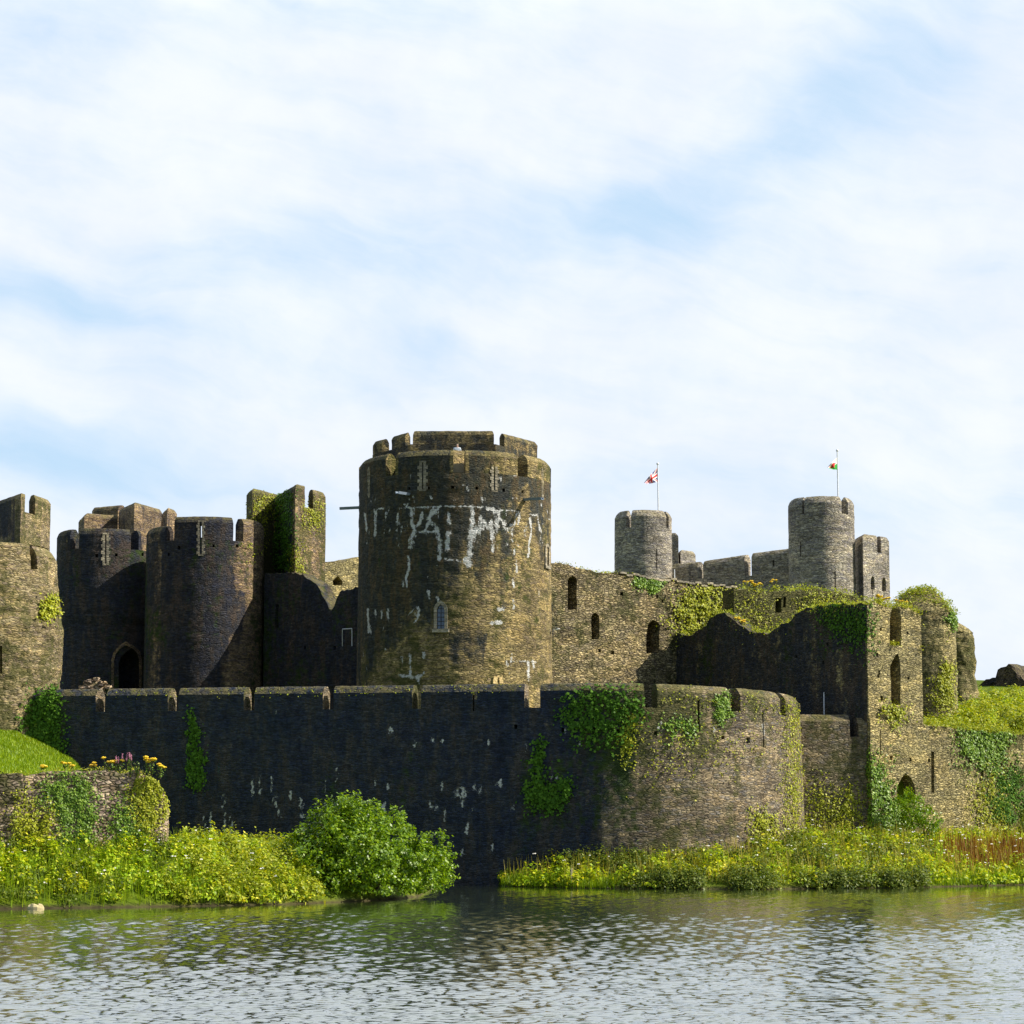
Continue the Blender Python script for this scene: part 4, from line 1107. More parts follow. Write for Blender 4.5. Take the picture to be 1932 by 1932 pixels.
# broken wall between gatehouse and round tower
ward = thing('ward_wall', 'shaded broken wall between the gatehouse turret and the big round tower', 'wall', (*XY(590, 178), 8))
wpath = Path(np.linspace(XY(495, 182.6), XY(700, 174.5), 60))
wtop = prof_px([(497, 1082), (551, 1082), (569, 1086), (586, 1094), (600, 1107), (607, 1125), (615, 1136), (621, 1152), (626, 1150), (630, 1140), (639, 1116), (675, 1108), (700, 1106)], wpath)
wbody = wall_body('rampart', wpath, 7, lambda s: min(wtop(s), 99), 1.2, M_gate, ward, ds=.25, dz=.5, amp=.08, seed=301, toprows=3)
cut([wbody], [dict(p=rect(519, 525, 1140, 1185), d=.9), dict(p=rect(629, 634, 1219, 1226), d=.5), dict(p=rect(573, 577, 1219, 1225), d=.5), dict(p=rect(624, 630, 1219, 1225), d=.5)][:3])
set_attr(wbody, 'stain_shade', np.full(len(wbody.data.vertices), .85)); set_attr(wbody, 'moss', np.full(len(wbody.data.vertices), .4))
rub = thing('ruined_wall', 'pale sunlit rubble wall with a small pointed opening, behind the shaded ward wall', 'ruin', (*XY(640, 190), 8))
rbp = Path(np.linspace(XY(560, 188.8), XY(712, 196), 50))
rbt = prof_px([(560, 1075), (600, 1072), (611, 1065), (630, 1062), (650, 1058), (675, 1053), (712, 1050)], rbp)
rubb = wall_body('rampart', rbp, 7, rbt, 1.4, M_ruin, rub, ds=.25, dz=.4, amp=.16, seed=311, toprows=3)
cut([rubb], [dict(p=[(627, 1104), (646, 1104), (646, 1096), (637, 1086), (627, 1096)], d=1.0)])
set_attr(rubb, 'stain_shade', np.full(len(rubb.data.vertices), .1))

# ---------------------------------------------------------------- outer gate tower at the left edge
OC, OR_ = px_r(-165, 110, 160.5, 1200)
gt = thing('gate_tower', 'brown weathered tower at the left edge with a square battlemented turret on top', 'tower', (*OC, 8))
zo = Z(1045, 160.5 - OR_ * .8)
gtb = drum('drum', OC, [(6, OR_ * 1.02), (Z(1290, 158.5), OR_ * 1.02), (Z(1240, 158.5), OR_ * 1.04), (Z(1180, 158.5), OR_ * 1.055), (Z(1165, 158.5), OR_ * 1.02), (Z(1100, 158.5), OR_ * .965), (zo, OR_ * .93)], (6, zo), M_outer, gt, N=220, dz=.15, amp=.13, seed=321)
gpth = Path(arc(OC, OR_ * .93, -60, 140, 200))
a1_, b1_ = gpth.s_of_px(56, zo + .4), gpth.s_of_px(69.5, zo + .4)
gm = [merlon(gpth, 0.2, a1_, zo, Z(1022, 156.5), 1.2, M_outer, gt, cham=.25, seed=331, narrow=.3), merlon(gpth, b1_, gpth.L, zo, Z(1029, 158.5), 1.2, M_outer, gt, cham=.7, seed=332, narrow=.5)]
cut([gtb], [dict(p=rect(57.5, 69.5, 1036, 1074), d=.7), dict(p=rect(0, 4, 1218, 1270), d=.5)])
gtt = block('turret', [XY(-60, 167.5), XY(28.5, 158.7), XY(85.5, 164), XY(70, 175)], 12, Z(966, 159.5), lambda i: [Z(930, 159.5), Z(933, 161.5)][min(i, 1)], [(1, 47, 66)], .9, M_outer, gt, seed=341)
for o in [gtb] + gm + gtt:
    V = world_verts(o); px = proj(V)
    set_attr(o, 'stain_shade', .15 + np.where((px[:, 0] < 28) & (px[:, 1] < 1020), .7, 0)); set_attr(o, 'moss', .3 + .0 * px[:, 0])  # turret's left face painted darker, as in shade

# ---------------------------------------------------------------- eastern gatehouse on the skyline
YF = 215.0
def far_tower(px0, px1, Y, ytop, ysill, gaps_, label, name='flag_tower', ybot=1150, seed=0):
    c, r = px_r(px0, px1, Y, 1020)
    t_ = thing(name, label, 'tower', (*c, 8))
    zs, zt = Z(ysill, Y - r), Z(ytop, Y - r)
    d_ = drum('drum', c, [(8, r * 1.03), (zs, r)], (8, zs), M_far, t_, N=140, dz=.4, amp=.04, seed=seed)
    pth = Path(arc(c, r, -180, 179.99, 200))
    g_ = [(pth.s_of_px(a_, zs + .6), pth.s_of_px(b_, zs + .6)) for a_, b_ in gaps_]
    bd = [pth.L * .22] + [x for y_ in g_ for x in y_] + [pth.L * .78]
    ms_ = [d_]
    for i in range(0, len(bd) - 1, 2): ms_.append(merlon(pth, bd[i], bd[i + 1], zs, zt, .8, M_far, t_, cham=.55, seed=seed + i, narrow=.45))
    m2 = merlon(pth, pth.L * .84, pth.L * .97, zs, zt, .8, M_far, t_, cham=.55, seed=seed + 9, narrow=.45); ms_.append(m2)
    for o in ms_:
        px = proj(world_verts(o)); set_attr(o, 'stain_shade', .38 * (1 - ss(px[:, 1], ysill - 5, ysill + 25)))
    return t_, c, r, zs, zt, d_
fa = far_tower(1159.5, 1267.5, YF, 961, 994, [(1181, 1190.5), (1257, 1262)], 'grey round tower flying the red white and blue flag', seed=401)
cut([fa[5]], [dict(p=rect(1238.5, 1240.5, 1036, 1075), d=.3)])
fb = far_tower(1488, 1612, YF - 6, 935, 968, [(1513, 1517), (1588, 1600)], 'grey round tower flying the white and green flag with red emblem', seed=411)
cut([fb[5]], [dict(p=rect(1509, 1511.5, 1022, 1050), d=.3), dict(p=rect(1574.5, 1577, 1078, 1115), d=.3)])
lt = thing('linking_wall', 'shaded grey battlemented wall linking the two towers that fly flags', 'wall', (*XY(1370, 216), 8))
lp = Path(np.linspace(XY(1232, 219), XY(1500, 211.5), 60))
fs = prof_px([(1232, 1092), (1320, 1091), (1415, 1088), (1500, 1085)], lp)
zsl = lambda s: Z(1090, 215.5)
lb_ = wall_body('rampart', lp, 8, Z(1090, 215.5), 1.2, M_far, lt, ds=.5, dz=.6, amp=.03, seed=421)
lm = []
for i, (x0, x1, y0, y1) in enumerate([(1236, 1316.5, 1059.5, 1057), (1327, 1405, 1056, 1049), (1418.5, 1496, 1047, 1042)]):
    a_, b_ = lp.s_of_px(x0, 24), lp.s_of_px(x1, 24)
    lm.append(merlon(lp, a_, b_, Z(1090, 215.5), (lambda s, a_=a_, b_=b_, y0=y0, y1=y1: Z(y0 + (y1 - y0) * (s - a_) / (b_ - a_), 215.5)), 1.2, M_far, lt, cham=.4, seed=430 + i, narrow=.3))
cut([lm[2]], [dict(p=rect(1457.5, 1461, 1056.5, 1069), d=2.5)])
for o in [lb_] + lm: set_attr(o, 'stain_shade', np.full(len(o.data.vertices), .42))
fc = thing('square_turret', 'pale grey square turret with two small lancets right of the flag tower', 'tower', (*XY(1640, 206), 8))
tq = block('walls', [XY(1611, 213), XY(1634.5, 207.5), XY(1684.5, 210.5), XY(1680, 222)], 8, Z(1040, 208), Z(1007, 208), [(1, 1655, 1662)], .8, M_far, fc, seed=441)
cut([tq[0]], [dict(p=lancet(1643, 1650, 1086, 1112, 8), d=.6), dict(p=lancet(1664, 1671.5, 1089, 1115, 8), d=.6), dict(p=rect(1646, 1647.2, 1111, 1132), d=.3), dict(p=rect(1667, 1668.3, 1114, 1132), d=.3)], robust=True)
for o in tq: set_attr(o, 'stain_shade', np.full(len(o.data.vertices), .05))
fd = thing('small_turret', 'low grey chamfered merlon block stepping down beside the left flag tower', 'tower', (*XY(1290, 222), 8))
td = block('walls', [XY(1262, 222), XY(1283, 221.5), XY(1283.1, 226)], 8, Z(1030, 222), Z(1005.5, 222), [], .9, M_far, fd, seed=451)
te = block('walls', [XY(1281, 225), XY(1287, 223.5), XY(1315.5, 225.5), XY(1315, 229)], 8, Z(1062, 224), Z(1037, 224), [], .9, M_far, fd, seed=461)
for o in td + te: set_attr(o, 'stain_shade', np.full(len(o.data.vertices), .15))

# ---------------------------------------------------------------- broken wall on the near left bank
bw = thing('bank_wall', 'broken pinkish stone wall with ivy on the near left bank below the lawn', 'ruin', (*XY(200, 117), 2.5))
bp_ = Path(np.concatenate([np.linspace(XY(-130, 117.4), XY(306, 121.6), 70), [XY(317, 122.4), XY(321, 123.8)]]))
bt_ = prof_px([(-130, 1470), (0, 1464), (40, 1462), (60, 1463), (80, 1459), (110, 1456), (145, 1458), (160, 1454), (190, 1453), (215, 1456), (240, 1459), (262, 1456), (290, 1461), (303, 1468), (311, 1485), (318, 1510), (325, 1530)], bp_)
bwb = wall_body('rampart', bp_, 1.5, bt_, 1.5, M_bank, bw, ds=.2, dz=.3, amp=.10, seed=501, toprows=4)
set_attr(bwb, 'stain_shade', np.full(len(bwb.data.vertices), .12)); set_attr(bwb, 'moss', np.full(len(bwb.data.vertices), .2))
# loose rubble heap on the wall walk
hp2 = thing('rubble_heap', 'small pale pile of broken stones on top of the dark curtain wall', 'rubble', (*XY(178, 158.6), 12.2))
M = Mesh(); r3 = np.random.default_rng(3)
for k in range(34):
    u_ = r3.uniform(-1, 1); c_ = P(178 + u_ * 22 + (6 if u_ > .6 else 0), 1299 - 19 * (1 - u_ * u_) * r3.uniform(.1, 1) , 158.8 + r3.uniform(-.35, .5))
    a_ = r3.uniform(0, pi); sx, sy, sz = r3.uniform(.10, .26), r3.uniform(.09, .2), r3.uniform(.05, .10)
    ax = np.array([cos(a_), sin(a_), r3.uniform(-.25, .25)]); ay = np.array([-sin(a_), cos(a_), r3.uniform(-.2, .2)])
    V, F = box_vf(c_, ax * sx, ay * sy, np.array([0, 0, sz])); V = V + r3.normal(0, .025, V.shape); M.add(V, F)
V, F = loft([np.array([P(178, 1300, 158.8) + np.array([rr_ * .75 * cos(a_), rr_ * .5 * sin(a_), zz_]) for a_ in np.linspace(0, 2 * pi, 14, endpoint=False)]) for rr_, zz_ in [(1, -.3), (.9, .05), (.6, .35), (.25, .5)]])
M.add(rough(V, .08, 3), F)
M.build('stones', M_bank, hp2)
#DETAIL


for o, a_ in [(wbody, .5), (rbody, .4), (gl_, .35), (gr_, .42), (tb, .22), (lbody, .25)]:
    V = world_verts(o); fn = fbm(V * np.array([.35, .35, .22]), 19) + .5 * fbm(V * 1.1, 20)
    m_ = np.ones(len(V)) if o is not rbody else (proj(V)[:, 0] < 1637) * 1.0
    set_attr(o, 'film', np.clip((a_ + .55 * fn) * m_, 0, 1))
# ================================================================== PLANTS AND SMALL THINGS
def norm(a): return a / np.maximum(1e-9, np.linalg.norm(a, axis=-1, keepdims=True))
def leaf_quads(c, nrm, size, r, aspect=.6, up=0.0):
    """diamond leaves, centre c, facing nrm"""
    n = len(c); size = np.broadcast_to(size, (n,))[:, None]
    a = norm(np.cross(nrm, r.normal(size=(n, 3)) + np.array([0, 0, up])))
    b = np.cross(nrm, a)
    V = np.stack([c - b * size * .5, c + a * size * .5 * aspect, c + b * size * .5, c - a * size * .5 * aspect], 1)
    return V.reshape(-1, 3)
def quads(n): return np.arange(4 * n).reshape(n, 4)
def leaf_obj(name, c, nrm, size, mat, r, parent=None, aspect=.6, loc=None, up=0.0):
    V = leaf_quads(np.asarray(c), norm(np.asarray(nrm)), size, r, aspect, up)
    return obj(name, V, quads(len(c)), mat, parent, loc=loc, fix=False)
def blades(base, h, w, lean, r):
    """grass blades: narrow bent quads"""
    n = len(base); a = r.uniform(0, 2 * pi, n); d = np.stack([np.cos(a), np.sin(a), 0 * a], -1)
    s = np.stack([-d[:, 1], d[:, 0], 0 * a], -1); h = np.broadcast_to(h, (n,))[:, None]; w = np.broadcast_to(w, (n,))[:, None]
    l = lean * r.uniform(.2, 1.2, (n, 1)); z = np.array([0, 0, 1.0])
    top = base + d * h * l + z * h
    V = np.stack([base - s * w, base + s * w, top + s * w * .25, top - s * w * .25], 1)
    return V.reshape(-1, 3)
def inpoly(pts, poly):
    x, y = pts[:, 0], pts[:, 1]; c = np.zeros(len(pts), bool); j = len(poly) - 1
    for i in range(len(poly)):
        xi, yi = poly[i]; xj, yj = poly[j]
        c ^= ((yi > y) != (yj > y)) & (x < (xj - xi) * (y - yi) / (yj - yi + 1e-12) + xi); j = i
    return c

# ---------------------------------------------------------------- ivy and creepers seated on the walls
SURF = {}
def surf(key, objs):
    if key not in SURF: SURF[key] = bvh_of(objs)
    return SURF[key]
def ivy(key, objs, poly, n, size, mat, label, name='ivy', thick=.16, clump=.55, seed=0, group=None, cat='ivy', fray=0.0):
    bv = surf(key, objs); r = np.random.default_rng(1000 + seed)
    poly = np.array(poly, float); lo, hi = poly.min(0), poly.max(0)
    C, N_ = [], []
    tries = 0
    while len(C) < n and tries < 60:
        tries += 1
        q = r.uniform(lo - 3 * fray - 4, hi + 3 * fray + 4, (n, 2))
        jit = r.normal(0, fray * 1.5 + 1, (n, 2)) + 7 * np.stack([vnoise(np.column_stack([q * .06, np.full(n, seed * 2.3)]), 11), vnoise(np.column_stack([q * .06, np.full(n, seed * 2.9)]), 12)], -1) * (fray > 0)
        wide = r.random(n) < .16
        jit = jit + np.where(wide[:, None], r.normal(0, 5 + 2.2 * fray, (n, 2)), 0)
        k = inpoly(q + jit, poly)
        d = vnoise(np.column_stack([q * np.array([.10, .07]), np.full(n, seed * 3.1)]), 7) * .6 + vnoise(np.column_stack([q * .28, np.full(n, seed * 1.7)]), 8) * .4
        k &= (d * 1.5 + 1) / 2 > r.uniform(0, min(1.4, clump + .25), n)
        for (a, b_), dd in zip(q[k], d[k]):
            h_ = hit(bv, a, b_)
            if h_ is None: continue
            C.append(h_[0] + h_[1] * r.uniform(.01, .65 * thick * (1.0 + dd))); N_.append(h_[1])
            if len(C) >= n: break
    if len(C) < 5: print('IVY EMPTY', label); return
    C = np.array(C); N_ = np.array(N_)
    nn = N_ + r.normal(0, .45, C.shape) + np.array([0, 0, .45])
    o = leaf_obj(name, C, nn, .78 * size * r.uniform(.5, 1.4, len(C)), mat, r, aspect=.85)
    tag(o, label, cat, group)
    return o
allc = [cbody] + cmer
ivy('c', allc, [(1085, 1316), (1120, 1306), (1200, 1308), (1210, 1322), (1190, 1345), (1175, 1375), (1150, 1400), (1120, 1395), (1080, 1380), (1068, 1350), (1060, 1340)], 1900, .24, L_ivyd, 'dark mat of ivy over the top of the curtain wall, right of its slot', thick=.3, seed=1, fray=8, clump=.75)
ivy('c', allc, [(1021, 1383), (1025, 1395), (1024, 1440), (1020, 1465), (1030, 1500), (1042, 1470), (1060, 1470), (1076, 1478), (1078, 1500), (1062, 1520), (1040, 1535), (1022, 1530), (1008, 1515), (990, 1500), (986, 1490), (1002, 1485), (1008, 1450), (1012, 1410)], 1500, .26, L_ivyd, 'forked ivy climbing the middle of the dark curtain wall', seed=2, fray=3, thick=.3)
ivy('c', allc, [(364, 1334), (368, 1356), (376, 1380), (371, 1400), (384, 1415), (383, 1450), (378, 1478), (370, 1495), (362, 1470), (357, 1430), (358, 1390), (360, 1360)], 1300, .22, L_ivyd, 'narrow ivy streak hanging down the left part of the dark curtain wall', seed=3, fray=2, thick=.25)
ivy('c', allc, [(1352, 1318), (1362, 1308), (1376, 1316), (1378, 1345), (1372, 1360), (1362, 1372), (1354, 1350)], 1000, .17, L_ivy, 'bright green ivy tuft on the end of a curved bastion merlon', seed=4, fray=2)
ivy('c', allc, [(1486, 1330), (1494, 1326), (1506, 1340), (1508, 1400), (1509, 1480), (1515, 1540), (1522, 1585), (1490, 1588), (1488, 1520), (1487, 1420)], 2600, .15, L_mossy, 'yellow green creeper running down the right edge of the bastion', name='creeper', cat='creeper', seed=5, fray=7, clump=1.0)
ivy('c', allc, [(1432, 1588), (1424, 1550), (1426, 1520), (1436, 1535), (1452, 1540), (1455, 1560), (1470, 1580), (1485, 1600), (1430, 1605)], 1500, .17, L_mossy, 'yellow green creeper patch at the foot of the bastion', name='creeper', cat='creeper', seed=6, fray=5, thick=.3)
ivy('c', allc, [(1255, 1365), (1300, 1360), (1320, 1378), (1300, 1384), (1260, 1388)], 360, .2, L_ivy, 'thin leafy patch below the second bastion merlon', seed=7, fray=6, clump=.8)
ivy('c', allc, [(1172, 1380), (1190, 1340), (1200, 1365), (1195, 1420), (1180, 1445), (1172, 1420)], 500, .18, L_mossy, 'straggling creeper stems right of the dark ivy mat', name='creeper', cat='creeper', seed=8, fray=4, clump=.9)
ivy('c', allc, [(1220, 1400), (1300, 1380), (1390, 1400), (1460, 1395), (1465, 1420), (1380, 1430), (1290, 1440), (1240, 1470), (1215, 1450)], 480, .15, L_mossy, 'sparse weeds sprouting across the upper face of the bastion', name='creeper', cat='weeds', seed=9, fray=14, clump=1.25, thick=.25)  # sprouting weeds, not a creeping plant
ivy('c', allc, [(1245, 1312), (1345, 1322), (1400, 1312), (1475, 1335), (1475, 1350), (1400, 1330), (1340, 1335), (1245, 1328)], 260, .14, L_mossy, 'tufts of weed along the sloping tops of the bastion merlons', name='creeper', cat='creeper', seed=10, fray=5, clump=1.3, thick=.2)  # tufts of weed rather than a creeper
gtt_all = [gtb] + gm + gtt
ivy('g', gtt_all + allc, [(98, 1298), (112, 1300), (106, 1340), (112, 1400), (118, 1440), (70, 1425), (42, 1400), (46, 1370), (62, 1330), (75, 1315), (88, 1308)], 4200, .22, L_ivyd, 'thick dark ivy in the corner where gate tower meets curtain wall', seed=11, fray=4, clump=.35, thick=.4)
ivy('g', gtt_all + allc, [(48, 1372), (56, 1335), (66, 1318), (66, 1345), (54, 1378)], 500, .18, L_ivy, 'bright ivy strip on the sunny side beside the pale door', seed=12, fray=2)
ivy('g', gtt_all, [(86, 1136), (104, 1130), (108, 1150), (96, 1165), (92, 1175), (80, 1160), (76, 1168), (78, 1150)], 900, .24, L_mossy, 'yellow green ivy tuft on the right side of the gate tower', seed=13, fray=3, thick=.4)
tur_all = tur
ivy('t', tur_all + blkE + [gr_], [(519, 930), (549, 918), (551, 1000), (551, 1080), (520, 1080), (523, 1000)], 3600, .2, L_ivyd, 'dark green ivy sheet on the shaded face of the stair turret', seed=14, fray=2, clump=.4)
ivy('t', tur_all + blkE + [gr_], [(470, 950), (500, 930), (522, 928), (518, 960), (505, 985), (492, 1000), (490, 1045), (476, 1045), (484, 1000), (470, 985)], 900, .17, L_mossy, 'pale sparse creeper on the sunlit parapet left of the stair turret', name='creeper', cat='creeper', seed=15, fray=6, clump=1.0)
ivy('t', tur_all + blkE + [gr_], [(570, 955), (606, 945), (608, 985), (590, 1000), (573, 985)], 700, .15, L_mossy, 'pale sparse creeper on the sunlit face of the stair turret', name='creeper', cat='creeper', seed=16, fray=5, clump=1.1)
ivy('t', tur_all + blkE + [gr_], [(552, 1030), (562, 1025), (566, 1060), (580, 1085), (552, 1085)], 500, .16, L_mossy, 'yellow green creeper low on the corner of the stair turret', name='creeper', cat='creeper', seed=17, fray=3, clump=.8)
ivy('h', [hbody], [(1196, 1090), (1230, 1089), (1257, 1096), (1250, 1106), (1232, 1116), (1215, 1112)], 1000, .20, L_ivy, 'small ivy curtain hanging from the top of the hall wall', seed=18, fray=2, clump=.4)
ivy('h', [hbody], [(1283, 1195), (1275, 1170), (1290, 1145), (1308, 1115), (1335, 1102), (1395, 1112), (1400, 1130), (1385, 1150), (1350, 1155), (1330, 1180), (1318, 1200)], 3000, .20, L_mossy, 'large sunlit ivy mass on the hall wall above the ruin shadow', seed=19, fray=10, clump=1.1, thick=.4)
ivy('o', [obody, rbody], [(1640, 1425), (1660, 1422), (1655, 1440), (1662, 1470), (1680, 1500), (1700, 1530), (1702, 1580), (1660, 1585), (1635, 1560), (1622, 1520), (1618, 1480), (1622, 1450)], 5200, .19, L_ivy, 'broad pale ivy climbing left of the pointed doorway', seed=20, fray=8, clump=.8)
ivy('o', [obody], [(1818, 1372), (1860, 1378), (1895, 1380), (1890, 1410), (1882, 1435), (1865, 1455), (1850, 1430), (1830, 1425), (1820, 1400)], 3600, .18, L_ivy, 'silvery ivy hanging from the top of the sunlit outer wall', seed=21, fray=9, clump=.85)
ivy('o', [obody], [(1885, 1458), (1905, 1452), (1922, 1465), (1925, 1520), (1915, 1560), (1895, 1550), (1888, 1510)], 2400, .18, L_ivyd, 'darker ivy column low at the right end of the outer wall', seed=22, fray=9, clump=.95)
ivy('o', [obody], [(1855, 1460), (1882, 1460), (1888, 1550), (1880, 1580), (1860, 1560), (1850, 1520)], 1300, .17, L_mossy, 'thin yellowish ivy left of the dark ivy column', seed=23, fray=10, clump=1.0)
ivy('l', [lbody, rbody, obody], [(1565, 1540), (1590, 1490), (1612, 1500), (1612, 1580), (1570, 1590)], 1200, .17, L_mossy, 'yellow creeper stems below the joining wall', name='creeper', cat='creeper', seed=24, fray=8, clump=1.0)
ivy('l', [lbody, rbody, obody], [(1520, 1540), (1540, 1470), (1550, 1480), (1552, 1585), (1522, 1590)], 700, .17, L_mossy, 'faint creeper stems beside the bastion foot', name='creeper', cat='creeper', seed=25, fray=8, clump=1.1)
ivy('r', [rr1b], [(1764, 1330), (1768, 1290), (1780, 1255), (1800, 1258), (1803, 1300), (1800, 1335)], 1500, .18, L_mossy, 'yellow creeper on the lower right of the domed round ruin', name='creeper', cat='creeper', seed=26, fray=4)
ivy('r', [rr1b], [(1785, 1130), (1797, 1134), (1803, 1150), (1803, 1185), (1797, 1190), (1795, 1150)], 600, .2, L_ivy, 'ivy fringe on the upper right rim of the domed round ruin', seed=27, fray=2, thick=.3)
ivy('w', [bwb], [(84, 1490), (106, 1470), (163, 1468), (172, 1520), (175, 1570), (160, 1600), (118, 1600), (116, 1555), (108, 1515), (86, 1512)], 4800, .125, L_ivy, 'widest bright ivy sheet on the broken bank wall', seed=28, fray=7, clump=.75)
ivy('w', [bwb], [(222, 1520), (232, 1500), (240, 1520), (246, 1550), (258, 1560), (258, 1595), (225, 1595), (221, 1560)], 1700, .125, L_ivy, 'middle narrow ivy patch on the broken bank wall', seed=29, fray=7, clump=.8)
ivy('w', [bwb], [(254, 1480), (270, 1466), (296, 1465), (304, 1490), (312, 1500), (305, 1545), (280, 1570), (262, 1545), (257, 1510)], 3000, .125, L_mossy, 'yellowish ivy at the right end of the broken bank wall', seed=30, fray=7, clump=.85)
ivy('w', [bwb], [(30, 1590), (38, 1530), (46, 1495), (52, 1530), (60, 1545), (72, 1520), (90, 1540), (92, 1600)], 1900, .13, L_mossy, 'leafy stems climbing the left part of the broken bank wall', seed=31, fray=9, clump=.7, thick=.4)
ivy('b', [bbody, rbody], [(1400, 1125), (1440, 1122), (1452, 1160), (1470, 1175), (1440, 1190), (1415, 1180), (1392, 1150)], 420, .15, L_mossy, 'olive growth over the inner wall of the roofless ruin', seed=32, fray=8, clump=.9, thick=.4)
ivy('b', [bbody, rbody], [(1500, 1120), (1560, 1115), (1630, 1132), (1625, 1142), (1540, 1146), (1500, 1150)], 520, .15, L_mossy, 'yellow green growth along the right half of the inner ruin wall', seed=33, fray=6, clump=.8, thick=.4)
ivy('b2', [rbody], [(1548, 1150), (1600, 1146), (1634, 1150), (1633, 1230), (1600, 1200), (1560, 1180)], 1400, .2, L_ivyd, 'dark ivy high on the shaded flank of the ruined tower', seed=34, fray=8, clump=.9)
ivy('b2', [rbody], [(1672, 1330), (1690, 1334), (1706, 1336), (1700, 1360), (1684, 1370), (1676, 1350)], 500, .2, L_mossy, 'weeds below the tall lancet of the ruined tower', name='creeper', cat='creeper', seed=35, fray=5, thick=.35)  # rooted weeds, no creeper
ivy('c', allc, [(200, 1302), (980, 1292), (980, 1304), (200, 1312)], 260, .12, L_mossy, 'scattered yellow lichen tufts along the curtain wall top', name='creeper', cat='creeper', seed=36, fray=2, clump=1.3, thick=.1)  # loose tufts on the wall top, not a creeper

# ---------------------------------------------------------------- undergrowth on the banks
def clumps(cx, cy, rad, hgt, per, size, r, zf=ground_z, flat=.7):
    """leaf clouds sitting on the ground: returns centres and normals"""
    C, N_ = [], []
    z = zf(cx, cy)
    for x, y, zz, R, H, p in zip(cx, cy, z, rad, hgt, per):
        n = int(p); u = norm(r.normal(size=(n, 3))); u[:, 2] = np.abs(u[:, 2]) * 1.0 - .25 * r.random(n)
        k = r.uniform(.35, 1, n)[:, None] ** .5
        lump = 1 + .35 * vnoise(u * 2.2 + x * 3.1, 3)[:, None]
        c = u * k * lump * np.array([R, R, H]) + np.array([x, y, zz + .05])
        C.append(c); N_.append(u + np.array([0, 0, .6]) + r.normal(0, .55, (n, 3)))
    return np.concatenate(C), np.concatenate(N_)
def edge_y(x): return np.interp(x, EDGE[:, 0], EDGE[:, 1])
def scatter(n, x0, x1, d0, d1, r, ok=None):
    X = []; Y = []
    while len(X) < n:
        x = r.uniform(x0, x1, n); y = edge_y(x) + r.uniform(d0, d1, n)
        k = np.ones(n, bool) if ok is None else ok(x, y)
        X += list(x[k]); Y += list(y[k])
    return np.array(X[:n]), np.array(Y[:n])
def behind_wall(x, y):   # true on the water side of the masonry
    yl = np.where(x < 4.0, 149.3 + .2309 * (4.0 - x) - .4, 999.0)
    inb_ = np.hypot(x - CURT_C[0], y - CURT_C[1]) > CURT_R + .45
    yr = np.interp(x, [17, 18.6, 23.5, 27.5, 35.5, 60], [161.4, 161.0, 160.4, 162.6, 168.0, 185])
    return (y < yl) & inb_ & ((x < 17) | (y < yr - .3))
r = np.random.default_rng(77)
MB_ = {}
def put_stuff(name, mat, C, N_, size, label, cat='undergrowth', aspect=.6):
    o = leaf_obj(name, C, N_, size, mat, r, loc=(C[:, 0].mean(), C[:, 1].mean(), 0), aspect=aspect)
    tag(o, label, cat, kind='stuff'); return o
# left bank
okl = lambda x, y: (y < np.where(x < -17, np.interp(x, [-34, -17], [117.2, 122.0]) - .1, edge_y(x) + 12)) & behind_wall(x, y)
x, y = scatter(430, -36, -10.2, .1, 8.0, r, okl)
d = y - edge_y(x); n_ = len(x)
hh = np.clip(r.uniform(.25, 1.25, n_) * (1 + .3 * (d > 2)), .25, 1.6)
C, N_ = clumps(x, y, r.uniform(.3, .85, n_), hh, r.uniform(70, 190, n_), .13, r)
put_stuff('undergrowth', L_under, C, N_, .17 * r.uniform(.5, 1.5, len(C)), 'lush yellow green undergrowth covering the left bank below the broken wall')
x, y = scatter(46, -30, -11, -.1, 5.5, r, okl); C, N_ = clumps(x, y, r.uniform(.5, 1.0, 46), r.uniform(.5, 1.2, 46), r.uniform(150, 300, 46), .12, r)
put_stuff('brambles', L_dark, C, N_, .13 * r.uniform(.6, 1.4, len(C)), 'dark bramble clumps overhanging the water along the left bank', 'brambles')
x, y = scatter(260, -17.5, -9.6, .2, 10, r, lambda x, y: okl(x, y) & (r.random(len(x)) < ss(x, -18, -14.5))); n_ = len(x)
C, N_ = clumps(x, y, r.uniform(.35, .8, n_), r.uniform(.5, 1.5, n_), r.uniform(110, 220, n_), .12, r)
put_stuff('undergrowth', L_gold, C, N_, .16 * r.uniform(.6, 1.4, len(C)), 'golden yellow undergrowth between the broken wall and the big bush')
# right bank
okr = lambda x, y: behind_wall(x, y)
x, y = scatter(800, -1.2, 56, .2, 19, r, okr); n_ = len(x); d = y - edge_y(x)
C, N_ = clumps(x, y, r.uniform(.4, 1.1, n_), r.uniform(.25, 1.25, n_), r.uniform(80, 200, n_), .15, r)
put_stuff('undergrowth', L_under, C, N_, .20 * r.uniform(.5, 1.5, len(C)), 'green and yellow undergrowth covering the right bank under the bastion')
x, y = scatter(120, 5.5, 25, -.1, 1.6, r, lambda x, y: vnoise(np.stack([x * .5, y * 0, 0 * x], -1), 4) > -.35); n_ = len(x)
C, N_ = clumps(x, y, r.uniform(.5, 1.0, n_), r.uniform(.7, 1.3, n_), r.uniform(160, 260, n_), .14, r)
put_stuff('brambles', L_dark, C, N_, .15 * r.uniform(.6, 1.4, len(C)), 'dark bramble clumps along the waterline of the right bank', 'brambles')
x, y = scatter(120, .5, 26, 3, 12, r, lambda x, y: okr(x, y) & (r.random(len(x)) < np.where(x < 9, 1, .35))); n_ = len(x)
C, N_ = clumps(x, y, r.uniform(.5, 1.1, n_), r.uniform(.7, 1.6, n_), r.uniform(140, 240, n_), .15, r)
